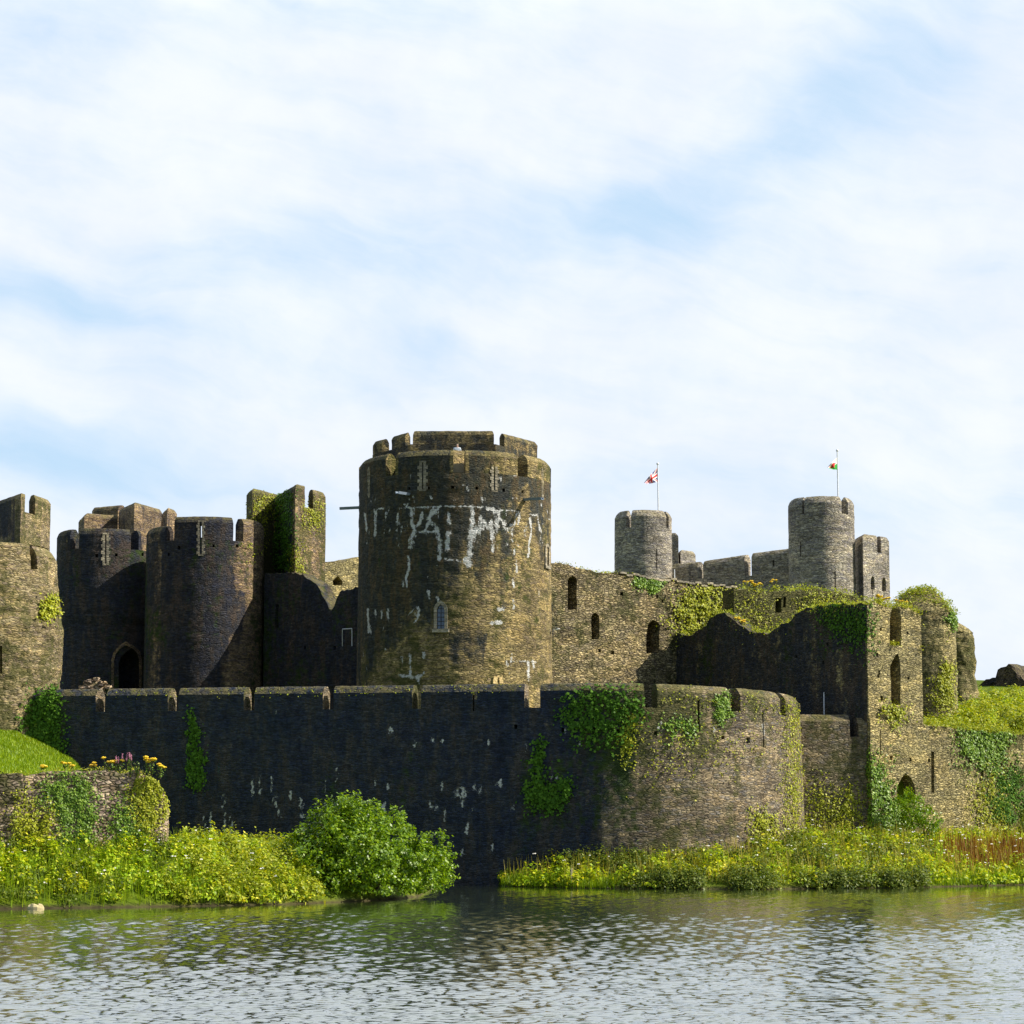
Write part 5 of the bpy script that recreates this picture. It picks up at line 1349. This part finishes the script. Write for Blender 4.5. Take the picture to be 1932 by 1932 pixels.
put_stuff('brambles', L_dark, C, N_, .17 * r.uniform(.6, 1.4, len(C)), 'dark scrub scattered below the foot of the bastion', 'brambles')
# rusty dock stand by the right edge
x, y = scatter(2600, 25.5, 44, 2.2, 8.5, r, okr); k = r.random(len(x)) < ss(x, 25.5, 29)
x, y = x[k], y[k]; B = np.stack([x, y, ground_z(x, y) + .2], -1)
V = blades(B, r.uniform(.6, 1.25, len(x)), .035, .25, r)
o = obj('dock', V, quads(len(x)), L_rust, loc=(33, 155, 0), fix=False); tag(o, 'rust red dock plants gone to seed near the right edge', 'dock', kind='stuff')
# bright grass: waterside strips, lawn, and stems through the undergrowth
def grass(n, x0, x1, d0, d1, h0, h1, mat, label, ok=None, w=.02, name='grass', lean=.45):
    x, y = scatter(n, x0, x1, d0, d1, r, ok); B = np.stack([x, y, ground_z(x, y)], -1)
    V = blades(B, r.uniform(h0, h1, n), w, lean, r)
    o = obj(name, V, quads(n), mat, loc=(x.mean(), y.mean(), 0), fix=False); tag(o, label, 'grass', kind='stuff')
grass(15000, 20, 46, .05, 4.5, .15, .5, L_grass, 'bright short grass at the water edge on the right', w=.03)
grass(5000, -36, -10, .0, 8, .5, 1.2, L_grass, 'tall grass stems through the left bank undergrowth', okl, w=.018, lean=.3)
grass(4500, -1.5, 44, .5, 17, .6, 1.4, L_dry, 'tall yellowing grass stems on the right bank', okr, w=.018, lean=.3)
grass(5000, -2.5, 6, -.1, 2, .1, .5, L_grass, 'pale grass fringe at the water beside the inlet', w=.025)
lx = r.uniform(-36, -19, 42000); ly = r.uniform(119, 156, 42000)
k = behind_wall(lx, ly) & (lx < -18.5 - (ly - 118) * .0) & (ground_z(lx, ly) > 5.2)
lx, ly = lx[k], ly[k]; V = blades(np.stack([lx, ly, ground_z(lx, ly)], -1), r.uniform(.10, .22, len(lx)), .03, .5, r)
o = obj('lawn_grass', V, quads(len(lx)), L_grass, loc=(-27, 130, 0), fix=False); tag(o, 'sunlit mown lawn slope at the left below the gate tower', 'lawn', kind='stuff')
# white flower heads
def heads(n, x0, x1, d0, d1, z0, z1, mat, label, size=.09, ok=None, name='flower_heads', cat='flowers'):
    x, y = scatter(n, x0, x1, d0, d1, r, ok); z = ground_z(x, y) + r.uniform(z0, z1, n)
    C = np.stack([x, y, z], -1); C = np.concatenate([C + r.normal(0, size * .5, C.shape) * np.array([1, 1, .25]) for _ in range(3)])
    o = leaf_obj(name, C, np.tile([0, -.5, 1.0], (len(C), 1)) + r.normal(0, .25, C.shape), size * r.uniform(.6, 1.3, len(C)), mat, r, aspect=1.0, loc=(x.mean(), y.mean(), 0))
    tag(o, label, cat, kind='stuff')
heads(60, -36, -10, .5, 8, .7, 1.3, M_white, 'white umbel flowers scattered over the left bank', ok=okl)
heads(150, 0, 44, 1.5, 16, .7, 1.4, M_white, 'white umbel flowers scattered over the right bank', ok=okr, size=.10)
# overgrown platform behind the outer wall
def okp(x, y):
    yl = np.interp(x, [24, 27.5, 35.5, 60], [162, 164.2, 169.4, 186]); return y > yl
x = r.uniform(25.5, 50, 520); y = np.interp(x, [24, 27.5, 35.5, 60], [162, 164.0, 169.2, 186]) + r.uniform(.0, 1, 520) ** 1.5 * 22
C, N_ = clumps(x, y, r.uniform(.4, 1.0, 520), r.uniform(.4, 1.3, 520), r.uniform(90, 180, 520), .15, r)
put_stuff('undergrowth', L_gold, C, N_, .21 * r.uniform(.6, 1.4, len(C)), 'yellow wild growth on top of the outer wall platform')
x = r.uniform(30, 46, 90); y = r.uniform(170, 192, 90)
C, N_ = clumps(x, y, r.uniform(.6, 1.2, 90), r.uniform(.6, 1.2, 90), r.uniform(100, 180, 90), .17, r)
put_stuff('undergrowth', L_under, C, N_, .17 * r.uniform(.6, 1.4, len(C)), 'green scrub below the craggy ruin at the far right')
# growth on broken tops
def top_growth(pxs, ytop, Y0, Y1, n, hgt, mats, label, objs, zoff=.0, size=.16, name='wall_top_growth'):
    bv = bvh_of(objs); C = []; B = []
    for k in range(n):
        a = r.uniform(*pxs); Y = r.uniform(Y0(a), Y1(a)); p_ = XY(a, Y, 1130)
        h_ = bv.ray_cast(Vector((p_[0], p_[1], 60)), Vector((0, 0, -1)), 80)
        if h_[0] is None: continue
        z_ = h_[0][2]; m_ = r.integers(8, 18); H = hgt * r.uniform(.3, 1.0)
        C.append(np.stack([p_[0] + r.normal(0, .22, m_), p_[1] + r.normal(0, .22, m_), z_ + r.uniform(-.05, H, m_)], -1))
    C = np.concatenate(C)
    o = leaf_obj(name, C, r.normal(0, .5, C.shape) + np.array([0, -.2, .8]), size * r.uniform(.5, 1.3, len(C)), mats, r, loc=(C[:, 0].mean(), C[:, 1].mean(), C[:, 2].min()))
    tag(o, label, 'plants', kind='stuff')
lin = lambda a, b, c, d: (lambda t: c + (d - c) * (t - a) / (b - a))
top_growth((1268, 1640), 0, lin(1268, 1640, 176.7, 160), lin(1268, 1640, 178.4, 162), 260, .4, L_gold, 'dry yellow growth along the broken top of the shaded ruin flank', [rbody])
top_growth((1390, 1648), 0, lin(1390, 1648, 173.6, 178.6), lin(1390, 1648, 175.2, 180.1), 130, .6, L_gold, 'yellow green growth crowning the inner wall of the ruin', [bbody])
top_growth((1642, 1742), 0, lin(1642, 1742, 160.2, 162.8), lin(1642, 1742, 162.2, 164.4), 160, .5, L_mossy, 'weeds on the broken top of the ruin front', [rbody])
top_growth((1686, 1802), 0, lambda a: 173.2, lambda a: 176.8, 420, .35, L_gold, 'grassy growth on the domed top of the round ruin', [rr1b])
top_growth((1050, 1200), 0, lin(1050, 1200, 169.3, 174.2), lin(1050, 1200, 171.2, 176.0), 130, .3, L_gold, 'thin dry grass along the left part of the hall wall top', [hbody], size=.12)
top_growth((1735, 1932), 0, lin(1735, 1932, 162.4, 167.8), lin(1735, 1932, 164.4, 169.8), 380, .6, L_gold, 'yellow flowering growth spilling over the outer wall edge', [obody])
top_growth((0, 318), 0, lin(0, 318, 118.8, 122.0), lin(0, 318, 120.2, 123.2), 110, .25, L_mossy, 'low weeds on top of the broken bank wall', [bwb], size=.09)

# ---------------------------------------------------------------- single plants
def shrub(name, label, cat, blobs, leaf, mat, dens, seed, stems, base, group=None, shade=None):
    """blobs: (centre, radii); a crown of leaf clumps with gaps between, and stems"""
    rr = np.random.default_rng(seed); t_ = thing(name, label, cat, base, group)
    C, N_ = [], []
    for c, R in blobs:
        c = np.array(c); R = np.array(R); n = int(dens * (R[0] * R[1] * R[2]) ** (2 / 3.))
        nt = max(6, int(n / 26)); tw = norm(rr.normal(size=(nt, 3)))       # twig ends
        tw *= (rr.uniform(.25, 1, (nt, 1)) ** .40) * (1 + .40 * vnoise(tw * 2.8 + seed, 5)[:, None])
        for k in tw:
            m_ = rr.integers(18, 34); o_ = c + k * R; out_ = norm(k[None] + np.array([[0, 0, .35]]))[0]
            L = rr.uniform(.25, .55); f = rr.random((m_, 1))
            pt = o_ + out_ * L * (f - .5) + rr.normal(0, .11, (m_, 3))
            C.append(pt); N_.append(out_ * .8 + rr.normal(0, .65, (m_, 3)) + np.array([0, 0, .4]))
    C = np.concatenate(C); N_ = np.concatenate(N_); k = C[:, 2] > base[2] - .02
    C, N_ = C[k], N_[k]
    leaf_obj('foliage', C, N_, leaf * rr.uniform(.6, 1.3, len(C)), mat, rr, parent=t_, aspect=.62)
    M = Mesh()
    for s_ in range(stems):
        c, R = blobs[s_ % len(blobs)]; e_ = np.array(c) + rr.normal(0, .3, 3) * np.array(R); b_ = np.array(base) + np.array([rr.uniform(-.5, .5) * (stems > 3), rr.uniform(-.3, .3), 0])
        m_ = (b_ + e_) / 2 + rr.normal(0, .2, 3)
        M.add(*tube_vf([b_, m_, e_], [.07, .05, .02], 6))
    M.build('stems', M_bark, t_)
    return t_
def B_(px_, py_, Y, rx, ry, rz): return (P(px_, py_, Y), (rx * Y / F_, ry, rz * Y / F_))
blobs = [B_(640, 1590, 125.5, 70, 2.0, 62), B_(650, 1550, 126, 56, 1.7, 46), B_(690, 1610, 124.8, 78, 2.1, 60), B_(590, 1630, 124.6, 52, 1.6, 56), B_(760, 1620, 126, 62, 1.8, 56), B_(805, 1620, 127, 44, 1.5, 52),
         B_(740, 1580, 127.2, 46, 1.5, 38), B_(600, 1660, 123.6, 66, 1.3, 36), B_(700, 1662, 123.8, 80, 1.5, 38), B_(790, 1655, 125.6, 56, 1.4, 36), B_(832, 1640, 127.2, 20, .9, 36), B_(700, 1545, 126.4, 34, 1.2, 32), B_(563, 1612, 125.5, 30, 1.1, 32), B_(548, 1650, 124.6, 26, 1.0, 36), B_(575, 1580, 125.8, 24, .9, 22),
         B_(655, 1520, 126.2, 28, 1.0, 22), B_(752, 1548, 127.6, 12, .6, 22), B_(620, 1545, 126.5, 30, 1, 24)]
shrub('bush', 'big rounded bright green bush standing at the water edge before the curtain wall', 'bush', blobs, .19, L_bush, 1150, 5, 9, (-7.4, 125.6, .35))
blobs = [B_(1728, 1530, 158.8, 30, 1.2, 34), B_(1750, 1550, 158.6, 26, 1.1, 28), B_(1712, 1515, 159.4, 18, .8, 22), B_(1740, 1565, 158.0, 34, 1.1, 20), B_(1705, 1540, 159.0, 16, .8, 30), B_(1716, 1497, 159.8, 10, .6, 14)]
shrub('bush', 'dark green shrub growing in front of the pointed doorway', 'bush', blobs, .17, L_bush, 720, 8, 4, (*XY(1728, 158.7), float(ground_z(*XY(1728, 158.7)))))
blobs = [B_(1934, 1555, 165, 16, 1.0, 34), B_(1950, 1570, 165, 22, 1.0, 30)]
shrub('bush', 'dark bush cut off by the right edge of the photo at the wall foot', 'bush', blobs, .17, L_dark, 650, 9, 3, (*XY(1942, 165), float(ground_z(*XY(1942, 165)))))
def weed(px_, py0, Y, hpx, label, flower, seed, group, name='ragwort', spread=.16, leafm=L_ivy, cat='plant', hue=None):
    """an upright flowering weed: stems and leaves, with a flower head part"""
    rr = np.random.default_rng(seed); b_ = P(px_, py0, Y); H = hpx * Y / F_
    t_ = thing(name, label, cat, b_, group); M = Mesh(); C = []; N_ = []; T = []
    for s_ in range(rr.integers(3, 6)):
        e_ = b_ + np.array([rr.normal(0, spread), rr.normal(0, spread * .6), H * rr.uniform(.7, 1.0)]); m_ = (b_ + e_) / 2 + np.array([*rr.normal(0, .03, 2), 0])
        M.add(*tube_vf([b_ - np.array([0, 0, .1]), m_, e_], [.022, .018, .010], 5)); T.append(e_)
        for f in rr.uniform(.05, .95, 16): C.append(b_ + (e_ - b_) * f + rr.normal(0, .05, 3)); N_.append(rr.normal(0, .6, 3) + np.array([0, -.3, .7]))
    M.build('stems', M_bark, t_)
    leaf_obj('leaves', np.array(C), np.array(N_), .11 * rr.uniform(.6, 1.3, len(C)), leafm, rr, parent=t_)
    if flower is not None:
        for e_ in T:     # flat-topped yellow heads, or slim pink spikes
            sh = [(.02, -.05), (.11, -.01), (.13, .02), (.08, .05), (.02, .06)] if flower is M_yel else [(.01, -.14), (.032, -.07), (.028, .04), (.02, .11), (.006, .17)]
            a_ = np.arange(12) / 12 * 2 * pi
            ring = np.array([e_ + np.stack([q_[0] * np.cos(a_), q_[0] * np.sin(a_), q_[1] + 0 * a_], -1) for q_ in sh]) * 1.0
            V, F = loft(ring); obj('flower_head', V + rr.normal(0, .014, V.shape), F, flower, t_)
    return t_
gb = 'flowering weeds along the top of the broken bank wall'
for i, (px_, h_, fl, lab, nm) in enumerate([
        (178, 20, M_yel, 'short ragwort, leftmost plant on the broken bank wall top', 'ragwort'), (206, 30, M_yel, 'bushy ragwort left of the tall pink spike on the bank wall', 'ragwort'), (216, 26, M_yel, 'ragwort close against the bushy one on the bank wall', 'ragwort'),
        (226, 32, M_pink, 'thin pink flowered spike between ragworts on the bank wall', 'willowherb'), (246, 38, M_pink, 'tallest pink flowered spike on the bank wall', 'willowherb'), (258, 26, None, 'leafy flowerless weed right of the tallest pink spike', 'weed'),
        (278, 32, M_yel, 'ragwort with broad yellow head near the bank wall end', 'ragwort'), (286, 28, M_yel, 'ragwort leaning outward near the bank wall end', 'ragwort'), (302, 24, M_yel, 'rightmost yellow ragwort on the bank wall end', 'ragwort')]):
    weed(px_, 1460 + (6 if px_ > 295 else 0), 121.0, h_, lab, fl, 300 + i, gb, nm)
gl2 = 'yellow flowers dotted on the lawn slope'
for i, (px_, py_, Y, lab) in enumerate([(80, 1448, 126, 'yellow ragwort clump low on the lawn left of the wall top weeds'), (124, 1442, 127, 'yellow ragwort at the lawn edge, upper of a pair'), (136, 1448, 125, 'yellow ragwort at the lawn edge, lower of a pair')]):
    weed(px_, py_ + 8, Y, 12, lab, M_yel, 330 + i, gl2, 'ragwort')
gr2 = 'yellow flowering weeds on the ruin tops'
for i, (px_, py_, Y, h_, lab) in enumerate([(1412, 1118, 174.8, 24, 'tall yellow weed at the left end of the inner ruin wall'), (1424, 1118, 175, 18, 'second yellow weed from the left on the inner ruin wall'), (1438, 1118, 175.2, 20, 'third yellow weed from the left on the inner ruin wall'),
        (1462, 1117, 175.6, 26, 'lone tall yellow weed above the dark slots of the inner ruin wall'), (1660, 1142, 161.4, 20, 'bright yellow ragwort on the left corner of the ruin front'), (1672, 1148, 161.8, 22, 'bright yellow ragwort beside the broken slot of the ruin'),
        (1393, 1180, 171.6, 16, 'yellow weed in the notch of the shaded ruin flank'), (1402, 1184, 171.2, 14, 'small yellow weed right of the notch on the ruin flank'), (1705, 1150, 163.5, 18, 'yellow ragwort between the ruin front and the domed ruin')]):
    weed(px_, py_, Y, h_, lab, M_yel, 350 + i, gr2, 'ragwort', spread=.22, leafm=L_mossy)

# ---------------------------------------------------------------- poles, posts, flags
def pole(px0, py0, px1, py1, Y, w, label, name='flagpole', cat='flagpole', mat=M_pole, ball=True, extra=1.5):
    a, b_ = P(px0, py0, Y), P(px1, py1, Y); t_ = thing(name, label, cat, (a[0], a[1], a[2] - extra))
    V, F = tube_vf([a - np.array([0, 0, extra]), b_], [w, w * .7], 10); obj('pole', V, F, mat, t_)
    if ball:
        rings = [b_ + np.array([0, 0, .10 + .12 * -cos(k)])[None] + np.stack([.12 * sin(k) * np.cos(np.arange(10) / 10 * 2 * pi), .12 * sin(k) * np.sin(np.arange(10) / 10 * 2 * pi), 0 * np.arange(10)], -1) for k in np.linspace(.15, pi - .15, 7)]
        obj('finial', *loft(rings), mat, t_)
    return a, b_
pole(1242.3, 962, 1240.8, 877, YF, .07, 'white flagpole on the left skyline tower carrying the red white and blue flag')
pole(1581.2, 936, 1579.6, 852, YF - 6, .07, 'white flagpole on the right skyline tower carrying the white and green flag')
M_red = plain('flag_red', (.62, .02, .025), .8, var=.05); M_wh = plain('flag_white', (.80, .76, .74), .8, var=.04); M_blue = plain('flag_blue', (.03, .035, .16), .8, var=.05); M_green = plain('flag_green', (.02, .30, .03), .8, var=.05)
def flag(name, label, fx, Y, pat, mats, nu=56, nv=34, fold=.35):
    V = np.zeros((nv + 1, nu + 1, 3))
    for j in range(nv + 1):
        for i in range(nu + 1):
            u_, v_ = i / nu, j / nv; px_, py_ = fx(u_, v_)
            dep = fold * u_ * sin(u_ * 8.5 + v_ * 3.0) + .18 * u_ * sin(v_ * 7 - u_ * 4)
            V[j, i] = P(px_, py_, Y) + np.array([0, dep - 1.1 * u_, 0])
    nx = nu + 1; F = []; mi = []
    for j in range(nv):
        for i in range(nu):
            F.append([j * nx + i, j * nx + i + 1, (j + 1) * nx + i + 1, (j + 1) * nx + i]); mi.append(pat((i + .5) / nu, (j + .5) / nv))
    o = obj(name, V.reshape(-1, 3), F, None, mats=mats, midx=mi, fix=False, smooth=True)
    tag(o, label, 'flag', 'flags flying on the skyline towers')
def union(u_, v_):
    x, y = u_ * 2 - 1, v_ * 2 - 1; x *= 5 / 3.
    if abs(x) < .20 or abs(y) < .20: return 0
    if abs(x) < .34 or abs(y) < .34: return 1
    L = math.hypot(5 / 3., 1)
    d1 = (x * 1 - y * 5 / 3.) / L; d2 = (x * 1 + y * 5 / 3.) / L
    d = d1 if abs(d1) < abs(d2) else d2
    if abs(d) < .20:
        s_ = d * (1 if x > 0 else -1) * (1 if d is d1 else 1)
        return 0 if 0 < s_ < .135 else 1
    return 2
flag('flag', 'red white and blue flag drooping from the left skyline flagpole',
     lambda u_, v_: (1240.4 - u_ * (26.6 - 5 * v_), 882 + 27.5 * v_ + u_ * (31 * (1 - v_) ** 1.0 + 7.5 * v_)), YF - .02, union, [M_red, M_wh, M_blue])
def cymru(u_, v_):
    def el_(cx, cy, rx, ry): return ((u_ - cx) / rx) ** 2 + ((v_ - cy) / ry) ** 2 < 1
    red = el_(.52, .50, .22, .13) or el_(.50, .34, .16, .13) or el_(.30, .38, .09, .10) or el_(.76, .44, .10, .07) or el_(.85, .34, .05, .09) or el_(.38, .68, .045, .13) or el_(.56, .70, .045, .12) or el_(.70, .64, .05, .12) or (abs(u_ - .24) < .06 and abs(v_ - .40) < .05)
    if red: return 0
    return 1 if v_ < .5 else 2
flag('flag', 'white over green flag with a red beast emblem drooping from the right skyline flagpole',
     lambda u_, v_: (1579.6 - u_ * (21.5 - 4.5 * v_), 862.5 + 24 * v_ + u_ * (22 * (1 - v_) + 1.8 * v_)), YF - 6.02, cymru, [M_red, M_wh, M_green], fold=.25)
pole(1078.5, 1676, 1078, 1638, 145.2, .085, 'pale wooden marker post standing at the water edge by the right bank', 'marker_post', 'post', M_wood, False, .5)
pole(1554.5, 1348, 1554.5, 1306, 163.2, .05, 'thin grey metal post behind the joining wall against the shaded ruin', 'metal_post', 'post', M_pole, False, 2.0)
pole(1272.8, 1098, 1272.6, 1074, 177, .045, 'small pale post on the hall wall top', 'metal_post', 'post', M_pole, False, .3)
# handrail in the shaded corner
t_ = thing('handrail', 'thin pale metal handrail in the shaded corner left of the round tower', 'handrail', P(664, 1219, 173.5))
a, b_, c_, d_ = P(646, 1187, 173.5), P(664, 1186, 173.5), P(664, 1219, 173.5), P(646, 1219, 174.2)
obj('rail', *tube_vf([a, b_], [.035, .035], 6), M_pole, t_); obj('upright', *tube_vf([b_, c_], [.03, .03], 6), M_pole, t_); obj('upright', *tube_vf([a, d_], [.03, .03], 6), M_pole, t_)
# turquoise notice board in the tower corner
M_turq = plain('turquoise_paint', (.10, .55, .50), .6)
t_ = thing('notice_board', 'narrow turquoise board on a short post among ivy at the gate tower corner', 'board', P(68, 1346, 157.55))
V, F = box_vf(P(68.5, 1334, 157.55), (.11, 0, 0), (0, .03, 0), (0, 0, .34)); obj('panel', V, F, M_turq, t_)
V, F = box_vf(P(68.5, 1347, 157.6), (.04, 0, 0), (0, .03, 0), (0, 0, .6)); obj('post', V, F, M_wood, t_)
# pale boulder at the left waterline
V, F = loft([np.array(P(66, 1712, 113.9)) + np.array([.36 * k * cos(a_), .28 * k * sin(a_), z_]) for k, z_ in [(1, -.25), (1.05, .05), (.85, .2), (.45, .28)] for a_ in [0]] and
            [np.array([P(66, 1712, 113.9) + np.array([.36 * k * cos(a_) * (1.15 if cos(a_) > 0 else .9), .28 * k * sin(a_), z_ + .05 * sin(3 * a_)]) for a_ in np.linspace(0, 2 * pi, 16, endpoint=False)]) for k, z_ in [(1, -.25), (1.05, .0), (.85, .09), (.45, .14)]])
o = obj('boulder', rough(V, .05, 3), F, M_rock); tag(o, 'pale flat boulder at the waterline of the left bank', 'rock')
# gull on the tower side
M_gull = plain('gull_white', (.78, .78, .76), .7, var=.04); M_gullw = plain('gull_grey', (.36, .38, .42), .7, var=.05)
gp = P(1049, 1187.5, 166.9)
g_ = thing('gull', 'white gull with spread wings gliding past the right side of the round tower', 'bird', gp)
dx = np.array([1.0, 0, .06])
rings = []
for k, rr_ in [(-.24, .015), (-.16, .05), (-.04, .075), (.08, .07), (.16, .045), (.20, .05), (.25, .035), (.29, .008)]:
    rings.append(np.array([gp + dx * k + np.array([0, rr_ * cos(a_), rr_ * .9 * sin(a_) + (.02 if k > .15 else 0)]) for a_ in np.linspace(0, 2 * pi, 10, endpoint=False)]))
obj('body', *loft(rings), M_gull, g_, smooth=True)
for sgn in (-1, 1):
    W = []
    for f in np.linspace(0, 1, 6):
        c_ = gp + np.array([.03 - .10 * f * f, sgn * .5 * f, .05 + .22 * f - .16 * f * f]); ch = .13 * (1 - .75 * f)
        W.append(np.array([c_ + np.array([ch, 0, 0]), c_ + np.array([0, 0, .022 * (1 - f)]), c_ - np.array([ch, 0, 0]), c_ - np.array([0, 0, .012])]))
    obj('wing', *loft(W), M_gullw, g_, smooth=True)

# ---------------------------------------------------------------- the visitor on the tower
def skin_body(name, J, E, R, mat, parent, sub=2):
    me = bpy.data.meshes.new(name); me.from_pydata([tuple(map(float, j)) for j in J], E, [])
    o = bpy.data.objects.new(name, me); COL.objects.link(o)
    md = o.modifiers.new('s', 'SKIN'); sv = me.skin_vertices[0].data
    for i, r_ in enumerate(R): sv[i].radius = (r_, r_) if np.isscalar(r_) else r_
    sv[0].use_root = True
    m2 = o.modifiers.new('d', 'SUBSURF'); m2.levels = sub; m2.render_levels = sub
    bpy.context.view_layer.update(); dg = bpy.context.evaluated_depsgraph_get()
    me2 = bpy.data.meshes.new_from_object(o.evaluated_get(dg)); o.modifiers.clear(); o.data = me2
    me2.materials.clear(); me2.materials.append(mat); me2.polygons.foreach_set('use_smooth', np.ones(len(me2.polygons), bool))
    if parent: o.parent = parent
    ORIG[o.name] = ORIG[parent.name] if parent else np.zeros(3)
    return o
M_skin = plain('skin', (.52, .32, .23), .6, var=.05); M_shirt = plain('pale_shirt', (.62, .70, .78), .85, var=.05); M_trous = plain('dark_trousers', (.05, .055, .08), .9); M_hair = plain('grey_hair', (.28, .25, .22), .8)
ph_ = P(862.5, 836.5, 164.9); zfeet = ph_[2] - 1.74
pe = thing('person', 'person in a pale top looking out through the front battlement gap of the round tower', 'person', (ph_[0], ph_[1], zfeet))
J = [(0, 0, .95), (0, .01, 1.15), (0, .01, 1.38), (0, 0, 1.50), (0, -.01, 1.60), (0, -.01, 1.68),
     (.10, 0, .90), (.11, -.01, .50), (.11, .01, .08), (.11, -.13, .04), (-.10, 0, .90), (-.11, -.01, .50), (-.11, .01, .08), (-.11, -.13, .04),
     (.19, .01, 1.40), (.25, .03, 1.14), (.20, -.16, 1.05), (.15, -.26, 1.06), (-.19, .01, 1.40), (-.25, .03, 1.14), (-.20, -.16, 1.05), (-.15, -.26, 1.06)]
E = [(0, 1), (1, 2), (2, 3), (3, 4), (4, 5), (0, 6), (6, 7), (7, 8), (8, 9), (0, 10), (10, 11), (11, 12), (12, 13), (2, 14), (14, 15), (15, 16), (16, 17), (2, 18), (18, 19), (19, 20), (20, 21)]
R = [(.15, .11), (.14, .10), (.16, .10), .055, .085, .07, .085, .06, .045, .035, .085, .06, .045, .035, .065, .045, .035, .03, .065, .045, .035, .03]
body = skin_body('body', J, E, R, M_skin, pe)
skin_body('shirt', [(0, 0, .93), (0, .01, 1.15), (0, .01, 1.38), (0, 0, 1.455), (.19, .01, 1.40), (.24, .025, 1.20), (-.19, .01, 1.40), (-.24, .025, 1.20)], [(0, 1), (1, 2), (2, 3), (2, 4), (4, 5), (2, 6), (6, 7)],
          [(.17, .13), (.16, .12), (.18, .12), .07, .08, .065, .08, .065], M_shirt, pe)
skin_body('trousers', [(0, 0, .95), (.10, 0, .90), (.11, -.01, .50), (.11, .01, .10), (-.10, 0, .90), (-.11, -.01, .50), (-.11, .01, .10)], [(0, 1), (1, 2), (2, 3), (0, 4), (4, 5), (5, 6)], [(.165, .125), .10, .075, .06, .10, .075, .06], M_trous, pe)
skin_body('hair', [(0, .025, 1.66), (0, .02, 1.73), (0, .03, 1.60)], [(0, 1), (0, 2)], [(.085, .085), (.055, .06), .06], M_hair, pe)
# the timber walkway behind the parapet on which the visitor stands
wkp = Path(arc(TC, TR - 1.03, -60, 60, 40))
V, F = loft(sweep(wkp, wkp.stations(0, wkp.L, .4), lambda s: [(0, z_sill), (0, zfeet), (.9, zfeet), (.9, z_sill)])); obj('walkway', V, F, M_wood, tower)
